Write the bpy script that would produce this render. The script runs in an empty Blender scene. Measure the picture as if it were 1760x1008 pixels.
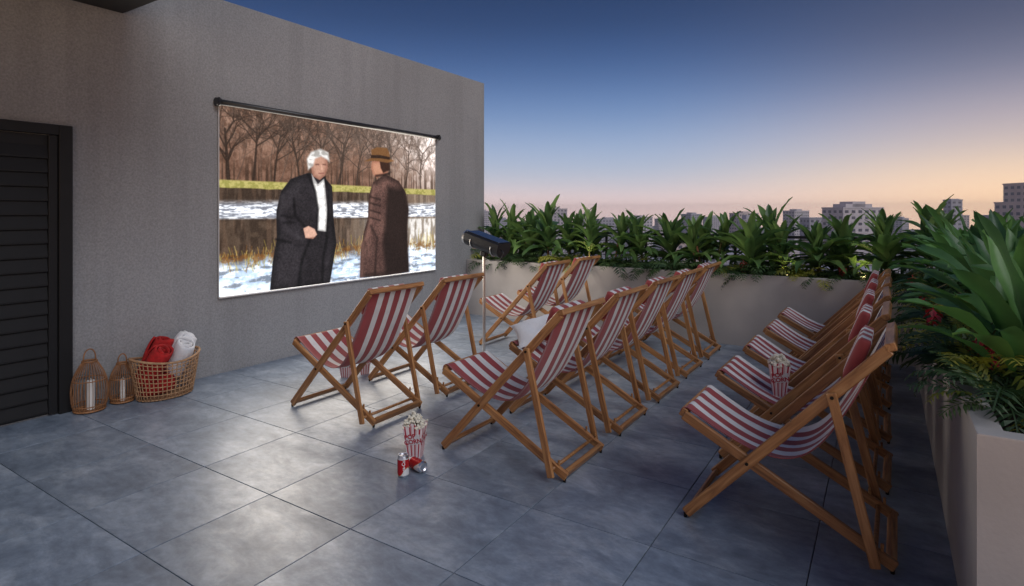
import bpy, bmesh, math, random
import numpy as np
from mathutils import Vector, Matrix, Euler

# ------------------------------------------------------------------ camera, sky, sun, exposure
R = math.radians
scn = bpy.context.scene
COL = scn.collection
YAW = math.atan(642 / 1000.4)
cam_d = bpy.data.cameras.new('camera')
cam = bpy.data.objects.new('camera', cam_d)
COL.objects.link(cam)
cam.location = (0, 0, 1.5)
cam.rotation_euler = (R(90), 0, YAW)
cam_d.sensor_fit = 'HORIZONTAL'
cam_d.sensor_width = 36
cam_d.lens = 36 * 1000.4 / 1760
cam_d.shift_y = -140 / 1760
cam_d.clip_start = 0.05
cam_d.clip_end = 6000
scn.camera = cam

SUN_AZ = R(108)      # clockwise from +Y: the dusk glow lies to the right, outside the frame
SUN_EL = R(40)
world = bpy.data.worlds.new('World')
scn.world = world
world.use_nodes = True
wn = world.node_tree
bgn = wn.nodes['Background']
wtc = wn.nodes.new('ShaderNodeTexCoord')
wsep = wn.nodes.new('ShaderNodeSeparateXYZ')
wn.links.new(wtc.outputs['Generated'], wsep.inputs[0])

def sky_ramp(stops):
    r = wn.nodes.new('ShaderNodeValToRGB')
    degs = np.array([d for d, c in stops], float)
    cols = np.log(np.array([c for d, c in stops]))
    fine = np.linspace(0, degs[-1], 1200)
    curve = np.stack([np.interp(fine, degs, cols[:, i]) for i in range(3)], 1)
    kern = np.ones(61) / 61
    pad = np.pad(curve, ((30, 30), (0, 0)), mode='edge')
    curve = np.stack([np.convolve(pad[:, i], kern, 'valid') for i in range(3)], 1)
    pick = [0, 0.7, 1.4, 2.1, 2.8, 3.6, 4.4, 5.2, 6, 7, 8, 9, 10, 11, 12, 13, 14, 15, 16, 17, 18, 19.5, 21, 23, 26, 30, 40, 60]
    el = r.color_ramp.elements
    while len(el) < len(pick):
        el.new(0.5)
    for e, deg in zip(el, pick):
        c = np.exp([np.interp(deg, fine, curve[:, i]) for i in range(3)])
        e.position = math.sin(R(deg))
        e.color = (c[0], c[1], c[2], 1)
    wn.links.new(wsep.outputs['Z'], r.inputs['Fac'])
    return r
# twilight sky: colour by height, cooler away from the afterglow, warmer toward it
cool = sky_ramp([(0, (1.15, 0.83, 0.78)), (1.0, (0.92, 0.71, 0.69)), (3.7, (0.49, 0.54, 0.66)), (6.5, (0.34, 0.44, 0.64)), (10.5, (0.155, 0.255, 0.48)), (14.8, (0.062, 0.122, 0.285)), (19, (0.030, 0.062, 0.160)), (26, (0.024, 0.050, 0.135)), (60, (0.024, 0.050, 0.13))])
warm = sky_ramp([(0, (1.35, 0.86, 0.52)), (2.8, (1.06, 0.76, 0.52)), (5.5, (0.64, 0.53, 0.51)), (8.5, (0.40, 0.36, 0.43)), (11.5, (0.19, 0.20, 0.29)), (15, (0.095, 0.11, 0.185)), (22, (0.040, 0.062, 0.14)), (60, (0.028, 0.052, 0.13))])
wdot = wn.nodes.new('ShaderNodeVectorMath')
wdot.operation = 'DOT_PRODUCT'
wn.links.new(wtc.outputs['Generated'], wdot.inputs[0])
wdot.inputs[1].default_value = (math.sin(SUN_AZ), math.cos(SUN_AZ), 0)
wmr = wn.nodes.new('ShaderNodeMapRange')
wmr.interpolation_type = 'SMOOTHSTEP'
wmr.inputs['From Min'].default_value = -0.66
wmr.inputs['From Max'].default_value = -0.12
wn.links.new(wdot.outputs['Value'], wmr.inputs['Value'])
wmx = wn.nodes.new('ShaderNodeMix')
wmx.data_type = 'RGBA'
wn.links.new(wmr.outputs[0], wmx.inputs['Factor'])
wn.links.new(cool.outputs['Color'], wmx.inputs['A'])
wn.links.new(warm.outputs['Color'], wmx.inputs['B'])
wn.links.new(wmx.outputs['Result'], bgn.inputs[0])
bgn.inputs[1].default_value = 1.0

sun_d = bpy.data.lights.new('sun', 'SUN')
sun_d.energy = 1.35
sun_d.angle = R(40)
sun_d.color = (0.96, 0.97, 1.0)
sun = bpy.data.objects.new('sun', sun_d)
COL.objects.link(sun)
sd = Vector((math.sin(SUN_AZ) * math.cos(SUN_EL), math.cos(SUN_AZ) * math.cos(SUN_EL), math.sin(SUN_EL)))
sun.rotation_euler = sd.to_track_quat('Z', 'Y').to_euler()

vs = scn.view_settings
vs.view_transform = 'Standard'
vs.look = 'None'
vs.exposure = 0.0
vs.gamma = 1.0
scn.cycles.max_bounces = 8
scn.cycles.sample_clamp_indirect = 6
scn.cycles.use_denoising = True

rnd = random.Random(7)

# ------------------------------------------------------------------ helpers
def thing(name, label, cat, loc=(0, 0, 0), rotz=0, group=None):
    o = bpy.data.objects.new(name, None)
    COL.objects.link(o)
    o.location = loc
    o.rotation_euler = (0, 0, rotz)
    o.empty_display_size = 0.1
    return tag(o, label, cat, group)

def tag(o, label, cat, group=None):
    o['label'] = label
    o['category'] = cat
    if group:
        o['group'] = group
    return o

def link(name, me, parent=None, mat=None, kind=None, loc=None, rot=None, scale=None):
    o = bpy.data.objects.new(name, me)
    COL.objects.link(o)
    if parent is not None:
        o.parent = parent
    if mat is not None and not me.materials:
        me.materials.append(mat)
    if kind:
        o['kind'] = kind
    if loc is not None:
        o.location = loc
    if rot is not None:
        o.rotation_euler = rot
    if scale is not None:
        o.scale = scale
    return o

def to_mesh(bm, name, smooth=False):
    me = bpy.data.meshes.new(name)
    bm.normal_update()
    bm.to_mesh(me)
    bm.free()
    if smooth:
        me.polygons.foreach_set('use_smooth', [True] * len(me.polygons))
    return me

def pyd(name, verts, faces, smooth=False):
    me = bpy.data.meshes.new(name)
    me.from_pydata([tuple(v) for v in verts], [], faces)
    me.update()
    if smooth:
        me.polygons.foreach_set('use_smooth', [True] * len(me.polygons))
    return me

def add_box(bm, x0, x1, y0, y1, z0, z1, bevel=0.0, mi=0):
    vs_ = [bm.verts.new(p) for p in ((x0, y0, z0), (x1, y0, z0), (x1, y1, z0), (x0, y1, z0),
                                     (x0, y0, z1), (x1, y0, z1), (x1, y1, z1), (x0, y1, z1))]
    fs = []
    for f in ((0, 3, 2, 1), (4, 5, 6, 7), (0, 1, 5, 4), (1, 2, 6, 5), (2, 3, 7, 6), (3, 0, 4, 7)):
        fc = bm.faces.new([vs_[i] for i in f])
        fc.material_index = mi
        fs.append(fc)
    if bevel > 0:
        es = list({e for f in fs for e in f.edges})
        bmesh.ops.bevel(bm, geom=es, offset=bevel, segments=1, affect='EDGES', profile=0.7)
    return fs

def box_mesh(name, x0, x1, y0, y1, z0, z1, bevel=0.0):
    bm = bmesh.new()
    add_box(bm, x0, x1, y0, y1, z0, z1, bevel)
    return to_mesh(bm, name)

def add_tube(bm, pts, r, seg=8, closed=False, caps=True):
    pts = [Vector(p) for p in pts]
    n = len(pts)
    rr = r if isinstance(r, (list, tuple)) else [r] * n
    rings = []
    up = None
    for i, p in enumerate(pts):
        if closed:
            t = pts[(i + 1) % n] - pts[i - 1]
        else:
            t = pts[min(i + 1, n - 1)] - pts[max(i - 1, 0)]
        t.normalize()
        if up is None:
            up = Vector((0, 0, 1)) if abs(t.z) < 0.9 else Vector((1, 0, 0))
        a = t.cross(up)
        if a.length < 1e-5:
            a = t.orthogonal()
        a.normalize()
        b = a.cross(t)
        up = b
        rings.append([bm.verts.new(p + (a * math.cos(2 * math.pi * k / seg) + b * math.sin(2 * math.pi * k / seg)) * rr[i]) for k in range(seg)])
    m = n if closed else n - 1
    for i in range(m):
        A, B = rings[i], rings[(i + 1) % n]
        for k in range(seg):
            bm.faces.new((A[k], A[(k + 1) % seg], B[(k + 1) % seg], B[k]))
    if caps and not closed:
        bm.faces.new(rings[0][::-1])
        bm.faces.new(rings[-1])

def add_lathe(bm, prof, seg=24, sx=1.0, sy=1.0, cap=True):
    rings = []
    for r, z in prof:
        rings.append([bm.verts.new((r * sx * math.cos(2 * math.pi * k / seg), r * sy * math.sin(2 * math.pi * k / seg), z)) for k in range(seg)])
    for A, B in zip(rings, rings[1:]):
        for k in range(seg):
            bm.faces.new((A[k], A[(k + 1) % seg], B[(k + 1) % seg], B[k]))
    if cap:
        bm.faces.new(rings[0][::-1])
        bm.faces.new(rings[-1])

def copy_tree(o, parent=None):
    c = o.copy()
    COL.objects.link(c)
    c.parent = parent
    for ch in list(o.children):
        copy_tree(ch, c)
    return c

def on_wall(px, py, X=-5.19):
    """photo measure -> Y, Z on the plane of the long wall (used for the flat screen print)"""
    k = (px - 880) / 1000.4
    s, c = math.sin(YAW), math.cos(YAW)
    d = X / (-s + c * k)
    return d * (c + s * k), 1.5 - (py - 364) / 1000.4 * d

ORD = ('first second third fourth fifth sixth seventh eighth ninth tenth eleventh twelfth thirteenth fourteenth fifteenth sixteenth '
       'seventeenth eighteenth nineteenth twentieth twenty-first twenty-second twenty-third twenty-fourth twenty-fifth twenty-sixth').split()
# ------------------------------------------------------------------ materials
def new_mat(name):
    m = bpy.data.materials.new(name)
    m.use_nodes = True
    nt = m.node_tree
    return m, nt, nt.nodes['Principled BSDF']

def N(nt, typ, **kw):
    n = nt.nodes.new(typ)
    for k, v in kw.items():
        if k in ('inputs',):
            for i, val in v.items():
                n.inputs[i].default_value = val
        else:
            setattr(n, k, v)
    return n

def c4(c):
    return (c[0], c[1], c[2], 1.0)

def ramp(nt, stops):
    r = nt.nodes.new('ShaderNodeValToRGB')
    el = r.color_ramp.elements
    while len(el) < len(stops):
        el.new(0.5)
    for e, (p, c) in zip(el, stops):
        e.position = p
        e.color = c4(c) if not isinstance(c, (int, float)) else (c, c, c, 1)
    return r

def plain(name, col, rough=0.6, metal=0.0, spec=0.5, var=0.12, scale=8.0, bump=0.0, bscale=200.0, coords='Object', coat=0.0):
    m, nt, b = new_mat(name)
    tc = N(nt, 'ShaderNodeTexCoord')
    nz = N(nt, 'ShaderNodeTexNoise')
    nz.inputs['Scale'].default_value = scale
    nz.inputs['Detail'].default_value = 6
    nt.links.new(tc.outputs[coords], nz.inputs['Vector'])
    lo = [max(0, c * (1 - var)) for c in col]
    hi = [min(1, c * (1 + var)) for c in col]
    rp = ramp(nt, [(0.3, lo), (0.7, hi)])
    nt.links.new(nz.outputs['Fac'], rp.inputs['Fac'])
    nt.links.new(rp.outputs['Color'], b.inputs['Base Color'])
    b.inputs['Roughness'].default_value = rough
    b.inputs['Metallic'].default_value = metal
    b.inputs['Specular IOR Level'].default_value = spec
    b.inputs['Coat Weight'].default_value = coat
    if bump:
        n2 = N(nt, 'ShaderNodeTexNoise')
        n2.inputs['Scale'].default_value = bscale
        n2.inputs['Detail'].default_value = 4
        nt.links.new(tc.outputs[coords], n2.inputs['Vector'])
        bp = N(nt, 'ShaderNodeBump')
        bp.inputs['Strength'].default_value = bump
        bp.inputs['Distance'].default_value = 0.01
        nt.links.new(n2.outputs['Fac'], bp.inputs['Height'])
        nt.links.new(bp.outputs['Normal'], b.inputs['Normal'])
    return m

M = {}

def wood_mat():
    m, nt, b = new_mat('oiled_wood')
    tc = N(nt, 'ShaderNodeTexCoord')
    oi = N(nt, 'ShaderNodeObjectInfo')
    add = N(nt, 'ShaderNodeVectorMath', operation='ADD')
    cmb = N(nt, 'ShaderNodeCombineXYZ')
    mul = N(nt, 'ShaderNodeMath', operation='MULTIPLY')
    mul.inputs[1].default_value = 37.0
    nt.links.new(oi.outputs['Random'], mul.inputs[0])
    for i in range(3):
        nt.links.new(mul.outputs[0], cmb.inputs[i])
    nt.links.new(tc.outputs['Object'], add.inputs[0])
    nt.links.new(cmb.outputs[0], add.inputs[1])
    mp = N(nt, 'ShaderNodeMapping')
    mp.inputs['Scale'].default_value = (2.2, 26, 26)
    mp.inputs['Rotation'].default_value = (0, R(14), R(4))
    nt.links.new(add.outputs[0], mp.inputs['Vector'])
    nz = N(nt, 'ShaderNodeTexNoise')
    nz.inputs['Scale'].default_value = 2.0
    nz.inputs['Detail'].default_value = 7
    nz.inputs['Distortion'].default_value = 0.8
    nt.links.new(mp.outputs[0], nz.inputs['Vector'])
    rp = ramp(nt, [(0.25, (0.17, 0.068, 0.023)), (0.5, (0.39, 0.175, 0.062)), (0.78, (0.56, 0.30, 0.12))])
    nt.links.new(nz.outputs['Fac'], rp.inputs['Fac'])
    hs = N(nt, 'ShaderNodeHueSaturation')
    mr = N(nt, 'ShaderNodeMapRange')
    mr.inputs['To Min'].default_value = 0.8
    mr.inputs['To Max'].default_value = 1.15
    nt.links.new(oi.outputs['Random'], mr.inputs['Value'])
    nt.links.new(mr.outputs[0], hs.inputs['Value'])
    nt.links.new(rp.outputs['Color'], hs.inputs['Color'])
    nt.links.new(hs.outputs['Color'], b.inputs['Base Color'])
    b.inputs['Roughness'].default_value = 0.42
    bp = N(nt, 'ShaderNodeBump')
    bp.inputs['Strength'].default_value = 0.15
    bp.inputs['Distance'].default_value = 0.003
    nt.links.new(nz.outputs['Fac'], bp.inputs['Height'])
    nt.links.new(bp.outputs['Normal'], b.inputs['Normal'])
    return m
M['wood'] = wood_mat()

RED = (0.36, 0.060, 0.062)
WHITE = (0.78, 0.76, 0.74)

def stripe_mat(name, y0, y1, n):
    """woven cloth with n bands across local Y, starting red"""
    m, nt, b = new_mat(name)
    tc = N(nt, 'ShaderNodeTexCoord')
    sp = N(nt, 'ShaderNodeSeparateXYZ')
    nt.links.new(tc.outputs['Object'], sp.inputs[0])
    nw = N(nt, 'ShaderNodeTexNoise')
    nw.inputs['Scale'].default_value = 9
    nt.links.new(tc.outputs['Object'], nw.inputs['Vector'])
    wob = N(nt, 'ShaderNodeMath', operation='MULTIPLY_ADD')
    wob.inputs[1].default_value = 0.006
    nt.links.new(nw.outputs['Fac'], wob.inputs[0])
    nt.links.new(sp.outputs['Y'], wob.inputs[2])
    mr = N(nt, 'ShaderNodeMapRange')
    mr.clamp = True
    mr.inputs['From Min'].default_value = y0 + 0.003
    mr.inputs['From Max'].default_value = y1 + 0.003
    mr.inputs['To Max'].default_value = n / 2 - 0.001
    nt.links.new(wob.outputs[0], mr.inputs['Value'])
    fr = N(nt, 'ShaderNodeMath', operation='FRACT')
    nt.links.new(mr.outputs[0], fr.inputs[0])
    gt = N(nt, 'ShaderNodeMath', operation='GREATER_THAN')
    gt.inputs[1].default_value = 0.53
    nt.links.new(fr.outputs[0], gt.inputs[0])
    nz = N(nt, 'ShaderNodeTexNoise')
    nz.inputs['Scale'].default_value = 14
    nz.inputs['Detail'].default_value = 5
    nt.links.new(tc.outputs['Object'], nz.inputs['Vector'])
    mx = N(nt, 'ShaderNodeMix', data_type='RGBA')
    mx.inputs['A'].default_value = c4(RED)
    mx.inputs['B'].default_value = c4(WHITE)
    nt.links.new(gt.outputs[0], mx.inputs['Factor'])
    rp = ramp(nt, [(0.3, 0.84), (0.7, 1.0)])
    nt.links.new(nz.outputs['Fac'], rp.inputs['Fac'])
    ml = N(nt, 'ShaderNodeMix', data_type='RGBA', blend_type='MULTIPLY')
    ml.inputs['Factor'].default_value = 1
    nt.links.new(mx.outputs['Result'], ml.inputs['A'])
    nt.links.new(rp.outputs['Color'], ml.inputs['B'])
    nt.links.new(ml.outputs['Result'], b.inputs['Base Color'])
    b.inputs['Roughness'].default_value = 0.85
    b.inputs['Sheen Weight'].default_value = 0.15
    # canvas weave and slight transmission
    wv = N(nt, 'ShaderNodeTexNoise')
    wv.inputs['Scale'].default_value = 260
    nt.links.new(tc.outputs['Object'], wv.inputs['Vector'])
    bp = N(nt, 'ShaderNodeBump')
    bp.inputs['Strength'].default_value = 0.25
    bp.inputs['Distance'].default_value = 0.002
    nt.links.new(wv.outputs['Fac'], bp.inputs['Height'])
    nt.links.new(bp.outputs['Normal'], b.inputs['Normal'])
    return m
M['sling'] = stripe_mat('striped_canvas', -0.205, 0.232, 8)
M['pad'] = stripe_mat('striped_pad', -0.205, 0.232, 8)

def tile_mat():
    m, nt, b = new_mat('slate_porcelain')
    g = N(nt, 'ShaderNodeNewGeometry')
    oi = N(nt, 'ShaderNodeObjectInfo')
    mul = N(nt, 'ShaderNodeMath', operation='MULTIPLY')
    mul.inputs[1].default_value = 91.0
    nt.links.new(oi.outputs['Random'], mul.inputs[0])
    cmb = N(nt, 'ShaderNodeCombineXYZ')
    nt.links.new(mul.outputs[0], cmb.inputs[0])
    nt.links.new(mul.outputs[0], cmb.inputs[2])
    add = N(nt, 'ShaderNodeVectorMath', operation='ADD')
    nt.links.new(g.outputs['Position'], add.inputs[0])
    nt.links.new(cmb.outputs[0], add.inputs[1])
    mp = N(nt, 'ShaderNodeMapping')
    mp.inputs['Scale'].default_value = (1.0, 1.6, 1.0)
    mp.inputs['Rotation'].default_value = (0, 0, R(25))
    nt.links.new(add.outputs[0], mp.inputs['Vector'])
    n1 = N(nt, 'ShaderNodeTexNoise')
    n1.inputs['Scale'].default_value = 3.0
    n1.inputs['Detail'].default_value = 9
    n1.inputs['Roughness'].default_value = 0.72
    n1.inputs['Distortion'].default_value = 0.35
    nt.links.new(mp.outputs[0], n1.inputs['Vector'])
    n2 = N(nt, 'ShaderNodeTexNoise')
    n2.inputs['Scale'].default_value = 14
    n2.inputs['Detail'].default_value = 8
    n2.inputs['Roughness'].default_value = 0.7
    nt.links.new(mp.outputs[0], n2.inputs['Vector'])
    r1 = ramp(nt, [(0.30, (0.125, 0.16, 0.215)), (0.5, (0.235, 0.285, 0.36)), (0.70, (0.42, 0.47, 0.54))])
    nt.links.new(n1.outputs['Fac'], r1.inputs['Fac'])
    r2 = ramp(nt, [(0.3, 0.72), (0.7, 1.15)])
    nt.links.new(n2.outputs['Fac'], r2.inputs['Fac'])
    ml = N(nt, 'ShaderNodeMix', data_type='RGBA', blend_type='MULTIPLY')
    ml.inputs['Factor'].default_value = 1
    nt.links.new(r1.outputs['Color'], ml.inputs['A'])
    nt.links.new(r2.outputs['Color'], ml.inputs['B'])
    hs = N(nt, 'ShaderNodeHueSaturation')
    mr = N(nt, 'ShaderNodeMapRange')
    mr.inputs['To Min'].default_value = 0.86
    mr.inputs['To Max'].default_value = 1.1
    nt.links.new(oi.outputs['Random'], mr.inputs['Value'])
    nt.links.new(mr.outputs[0], hs.inputs['Value'])
    nt.links.new(ml.outputs['Result'], hs.inputs['Color'])
    nt.links.new(hs.outputs['Color'], b.inputs['Base Color'])
    rr = ramp(nt, [(0.3, 0.48), (0.7, 0.32)])
    nt.links.new(n1.outputs['Fac'], rr.inputs['Fac'])
    nt.links.new(rr.outputs['Color'], b.inputs['Roughness'])
    b.inputs['IOR'].default_value = 1.9
    bp = N(nt, 'ShaderNodeBump')
    bp.inputs['Strength'].default_value = 0.12
    bp.inputs['Distance'].default_value = 0.004
    nt.links.new(n2.outputs['Fac'], bp.inputs['Height'])
    nt.links.new(bp.outputs['Normal'], b.inputs['Normal'])
    return m
M['tile'] = tile_mat()
M['grout'] = plain('grout', (0.035, 0.037, 0.042), 0.9)

def stucco(name, col):
    m, nt, b = new_mat(name)
    g = N(nt, 'ShaderNodeNewGeometry')
    n0 = N(nt, 'ShaderNodeTexNoise')
    n0.inputs['Scale'].default_value = 0.8
    n0.inputs['Detail'].default_value = 5
    n1 = N(nt, 'ShaderNodeTexNoise')
    n1.inputs['Scale'].default_value = 62
    n1.inputs['Detail'].default_value = 7
    n1.inputs['Roughness'].default_value = 0.75
    for n in (n0, n1):
        nt.links.new(g.outputs['Position'], n.inputs['Vector'])
    r0 = ramp(nt, [(0.3, [c * 0.9 for c in col]), (0.7, [c * 1.08 for c in col])])
    nt.links.new(n0.outputs['Fac'], r0.inputs['Fac'])
    r1 = ramp(nt, [(0.32, 0.72), (0.62, 1.12)])
    mps = N(nt, 'ShaderNodeMapping')
    mps.inputs['Scale'].default_value = (3.2, 3.2, 0.22)
    nt.links.new(g.outputs['Position'], mps.inputs['Vector'])
    n3 = N(nt, 'ShaderNodeTexNoise')
    n3.inputs['Scale'].default_value = 1.6
    n3.inputs['Detail'].default_value = 8
    nt.links.new(mps.outputs[0], n3.inputs['Vector'])
    r3 = ramp(nt, [(0.36, 0.90), (0.55, 1.0)])
    nt.links.new(n3.outputs['Fac'], r3.inputs['Fac'])
    ms = N(nt, 'ShaderNodeMix', data_type='RGBA', blend_type='MULTIPLY')
    ms.inputs['Factor'].default_value = 1
    nt.links.new(r0.outputs['Color'], ms.inputs['A'])
    nt.links.new(r3.outputs['Color'], ms.inputs['B'])
    r0 = ms
    nt.links.new(n1.outputs['Fac'], r1.inputs['Fac'])
    ml = N(nt, 'ShaderNodeMix', data_type='RGBA', blend_type='MULTIPLY')
    ml.inputs['Factor'].default_value = 1
    nt.links.new(r0.outputs['Result'], ml.inputs['A'])
    nt.links.new(r1.outputs['Color'], ml.inputs['B'])
    nt.links.new(ml.outputs['Result'], b.inputs['Base Color'])
    b.inputs['Roughness'].default_value = 0.92
    bp = N(nt, 'ShaderNodeBump')
    bp.inputs['Strength'].default_value = 0.7
    bp.inputs['Distance'].default_value = 0.006
    nt.links.new(n1.outputs['Fac'], bp.inputs['Height'])
    nt.links.new(bp.outputs['Normal'], b.inputs['Normal'])
    return m
M['stucco'] = stucco('grey_stucco', (0.322, 0.320, 0.325))
M['planter'] = plain('smooth_render', (0.49, 0.455, 0.43), 0.55, var=0.13, scale=2.2, bump=0.1, bscale=60)
M['soil'] = plain('soil', (0.05, 0.035, 0.025), 0.95, var=0.5, scale=30, bump=0.8, bscale=60)
M['door'] = plain('dark_door_paint', (0.011, 0.011, 0.012), 0.55, spec=0.3, var=0.1)
M['canopy'] = plain('dark_canopy', (0.016, 0.015, 0.015), 0.7)
M['black'] = plain('black_plastic', (0.015, 0.015, 0.017), 0.35)
M['blackgloss'] = plain('glossy_black', (0.02, 0.02, 0.025), 0.12, spec=0.8, coat=0.6)
M['chrome'] = plain('brushed_steel', (0.85, 0.83, 0.78), 0.3, metal=1.0, var=0.04)
M['bolt'] = plain('dark_bolt', (0.03, 0.025, 0.02), 0.4, metal=0.8)
M['rattan'] = plain('rattan', (0.30, 0.135, 0.055), 0.6, var=0.35, scale=25)
M['wicker'] = plain('wicker', (0.40, 0.23, 0.12), 0.65, var=0.3, scale=40)
M['wax'] = plain('candle_wax', (0.82, 0.80, 0.76), 0.5, var=0.03)
M['wick'] = plain('wick', (0.05, 0.04, 0.03), 0.9)
M['redcloth'] = plain('red_knit', (0.42, 0.012, 0.012), 0.9, var=0.3, scale=30, bump=0.6, bscale=120)
M['whitecloth'] = plain('white_terry', (0.78, 0.78, 0.80), 0.95, var=0.05, scale=10, bump=0.5, bscale=160)
M['card_white'] = plain('card_pinkish_white', (0.84, 0.74, 0.74), 0.6, var=0.03)
M['card_red'] = plain('card_red', (0.46, 0.02, 0.04), 0.55, var=0.05)
M['popcorn'] = plain('popped_corn', (0.84, 0.79, 0.66), 0.85, var=0.16, scale=45)
M['can_red'] = plain('can_red', (0.55, 0.015, 0.02), 0.25, metal=0.3, var=0.03)
M['can_white'] = plain('can_white', (0.8, 0.8, 0.8), 0.3, metal=0.2, var=0.02)
M['can_gold'] = plain('can_gold', (0.7, 0.42, 0.14), 0.3, metal=0.4, var=0.02)
M['alu'] = plain('aluminium', (0.8, 0.81, 0.84), 0.28, metal=1.0, var=0.05)
M['railing'] = plain('railing_paint', (0.02, 0.02, 0.022), 0.5)

def leaf_mat(name, dark, light, rough=0.38, trans=0.22):
    m, nt, b = new_mat(name)
    tc = N(nt, 'ShaderNodeTexCoord')
    oi = N(nt, 'ShaderNodeObjectInfo')
    nz = N(nt, 'ShaderNodeTexNoise')
    nz.inputs['Scale'].default_value = 9
    nz.inputs['Detail'].default_value = 4
    nt.links.new(tc.outputs['Object'], nz.inputs['Vector'])
    av = N(nt, 'ShaderNodeMath', operation='MULTIPLY_ADD')
    av.inputs[1].default_value = 0.62
    nt.links.new(oi.outputs['Random'], av.inputs[0])
    sc = N(nt, 'ShaderNodeMath', operation='MULTIPLY')
    sc.inputs[1].default_value = 0.45
    nt.links.new(nz.outputs['Fac'], sc.inputs[0])
    nt.links.new(sc.outputs[0], av.inputs[2])
    rp = ramp(nt, [(0.15, dark), (0.9, light)])
    nt.links.new(av.outputs[0], rp.inputs['Fac'])
    nt.links.new(rp.outputs['Color'], b.inputs['Base Color'])
    b.inputs['Roughness'].default_value = rough
    wv = N(nt, 'ShaderNodeTexNoise')
    mp = N(nt, 'ShaderNodeMapping')
    mp.inputs['Scale'].default_value = (160, 10, 10)
    nt.links.new(tc.outputs['Object'], mp.inputs['Vector'])
    nt.links.new(mp.outputs[0], wv.inputs['Vector'])
    wv.inputs['Scale'].default_value = 1
    bp = N(nt, 'ShaderNodeBump')
    bp.inputs['Strength'].default_value = 0.2
    bp.inputs['Distance'].default_value = 0.004
    nt.links.new(wv.outputs['Fac'], bp.inputs['Height'])
    nt.links.new(bp.outputs['Normal'], b.inputs['Normal'])
    tr = N(nt, 'ShaderNodeBsdfTranslucent')
    hs = N(nt, 'ShaderNodeHueSaturation')
    hs.inputs['Value'].default_value = 1.6
    hs.inputs['Saturation'].default_value = 1.1
    nt.links.new(rp.outputs['Color'], hs.inputs['Color'])
    nt.links.new(hs.outputs['Color'], tr.inputs['Color'])
    mx = N(nt, 'ShaderNodeMixShader')
    mx.inputs[0].default_value = trans
    nt.links.new(b.outputs[0], mx.inputs[1])
    nt.links.new(tr.outputs[0], mx.inputs[2])
    out = [n for n in nt.nodes if n.type == 'OUTPUT_MATERIAL'][0]
    nt.links.new(mx.outputs[0], out.inputs['Surface'])
    return m
M['leaf'] = leaf_mat('cane_leaf', (0.030, 0.085, 0.030), (0.20, 0.33, 0.095), trans=0.28)
M['bigleaf'] = leaf_mat('broad_leaf', (0.016, 0.060, 0.026), (0.13, 0.28, 0.075), rough=0.42, trans=0.25)
M['fern'] = leaf_mat('fern_leaf', (0.016, 0.045, 0.018), (0.075, 0.13, 0.035), rough=0.5)
M['fernyellow'] = leaf_mat('yellow_fern_leaf', (0.10, 0.14, 0.02), (0.42, 0.40, 0.07), rough=0.5)
M['stem'] = plain('plant_stem', (0.11, 0.10, 0.035), 0.6, var=0.3, scale=30)
M['redstem'] = plain('reddish_cane', (0.20, 0.075, 0.035), 0.6, var=0.3, scale=30)
M['bract'] = plain('red_bract', (0.50, 0.035, 0.05), 0.45, var=0.25, scale=40)

# ------------------------------------------------------------------ terrace floor
WX = -5.19          # plane of the long wall
FX = 0.243          # inner face of the right planter
FY = 6.85           # inner face of the far planter
floor = link('floor', box_mesh('floor', -8.0, 1.55, -3.2, 8.2, -0.30, -0.014), mat=M['grout'])
floor['kind'] = 'structure'
TX, TY = 0.6205, 0.630
tile_me = box_mesh('tile', 0, TX - 0.0045, 0, TY - 0.0045, -0.02, 0, 0.0012)
tile_me.materials.append(M['tile'])
ix = -2.127
iy = 1.905
for a in range(-6, 7):
    for b_ in range(-9, 9):
        x0, x1 = ix + a * TX, ix + (a + 1) * TX
        y0, y1 = iy + b_ * TY, iy + (b_ + 1) * TY
        cx0, cx1 = max(x0, WX), min(x1, 1.5)
        cy0, cy1 = max(y0, -3.1), min(y1, 7.0)
        if cx1 - cx0 < 0.03 or cy1 - cy0 < 0.03:
            continue
        link('tile', tile_me, floor, loc=(cx0, cy0, rnd.uniform(-0.0006, 0.0)),
             scale=((cx1 - cx0) / TX, (cy1 - cy0) / TY, 1))

# ------------------------------------------------------------------ long wall, canopy, door
bm = bmesh.new()
add_box(bm, -11.0, WX, -3.2, 7.30, -0.3, 3.47, 0.006)
wall = tag(link('stucco_wall', to_mesh(bm, 'stucco_wall'), mat=M['stucco']),
           'tall grey stucco wall that carries the film screen', 'wall')

can = thing('door_canopy', 'dark flat canopy jutting from the wall above the door', 'canopy', (WX, 0, 3.10))
link('slab', box_mesh('slab', 0.003, 2.1, -2.5, 2.26, 0.0, 0.30, 0.004), can, M['canopy'])
link('fascia', box_mesh('fascia', 0.01, 2.14, 2.262, 2.29, 0.02, 0.36, 0.003), can, M['canopy'])

door = thing('slatted_door', 'charcoal louvred door in a wide frame at left of the wall', 'door', (WX, 1.39, 0))
DY0, DY1, DT = -0.42, 0.508, 2.14
fr = bmesh.new()
add_box(fr, 0.002, 0.055, DY1 - 0.085, DY1, 0.0, DT, 0.004)
add_box(fr, 0.002, 0.055, DY0, DY0 + 0.085, 0.0, DT, 0.004)
add_box(fr, 0.002, 0.0545, DY0 + 0.086, DY1 - 0.086, DT - 0.075, DT, 0.004)
link('frame', to_mesh(fr, 'door_frame'), door, M['door'])
lf = bmesh.new()
y0, y1 = DY0 + 0.09, DY1 - 0.09
add_box(lf, 0.001, 0.040, y1 - 0.055, y1, 0.012, DT - 0.08, 0.003)
add_box(lf, 0.001, 0.040, y0, y0 + 0.055, 0.012, DT - 0.08, 0.003)
add_box(lf, 0.001, 0.012, y0 + 0.056, y1 - 0.056, 0.012, DT - 0.08)
leaf_o = link('door_leaf', to_mesh(lf, 'door_leaf'), door, M['door'])
sl = bmesh.new()
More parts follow.
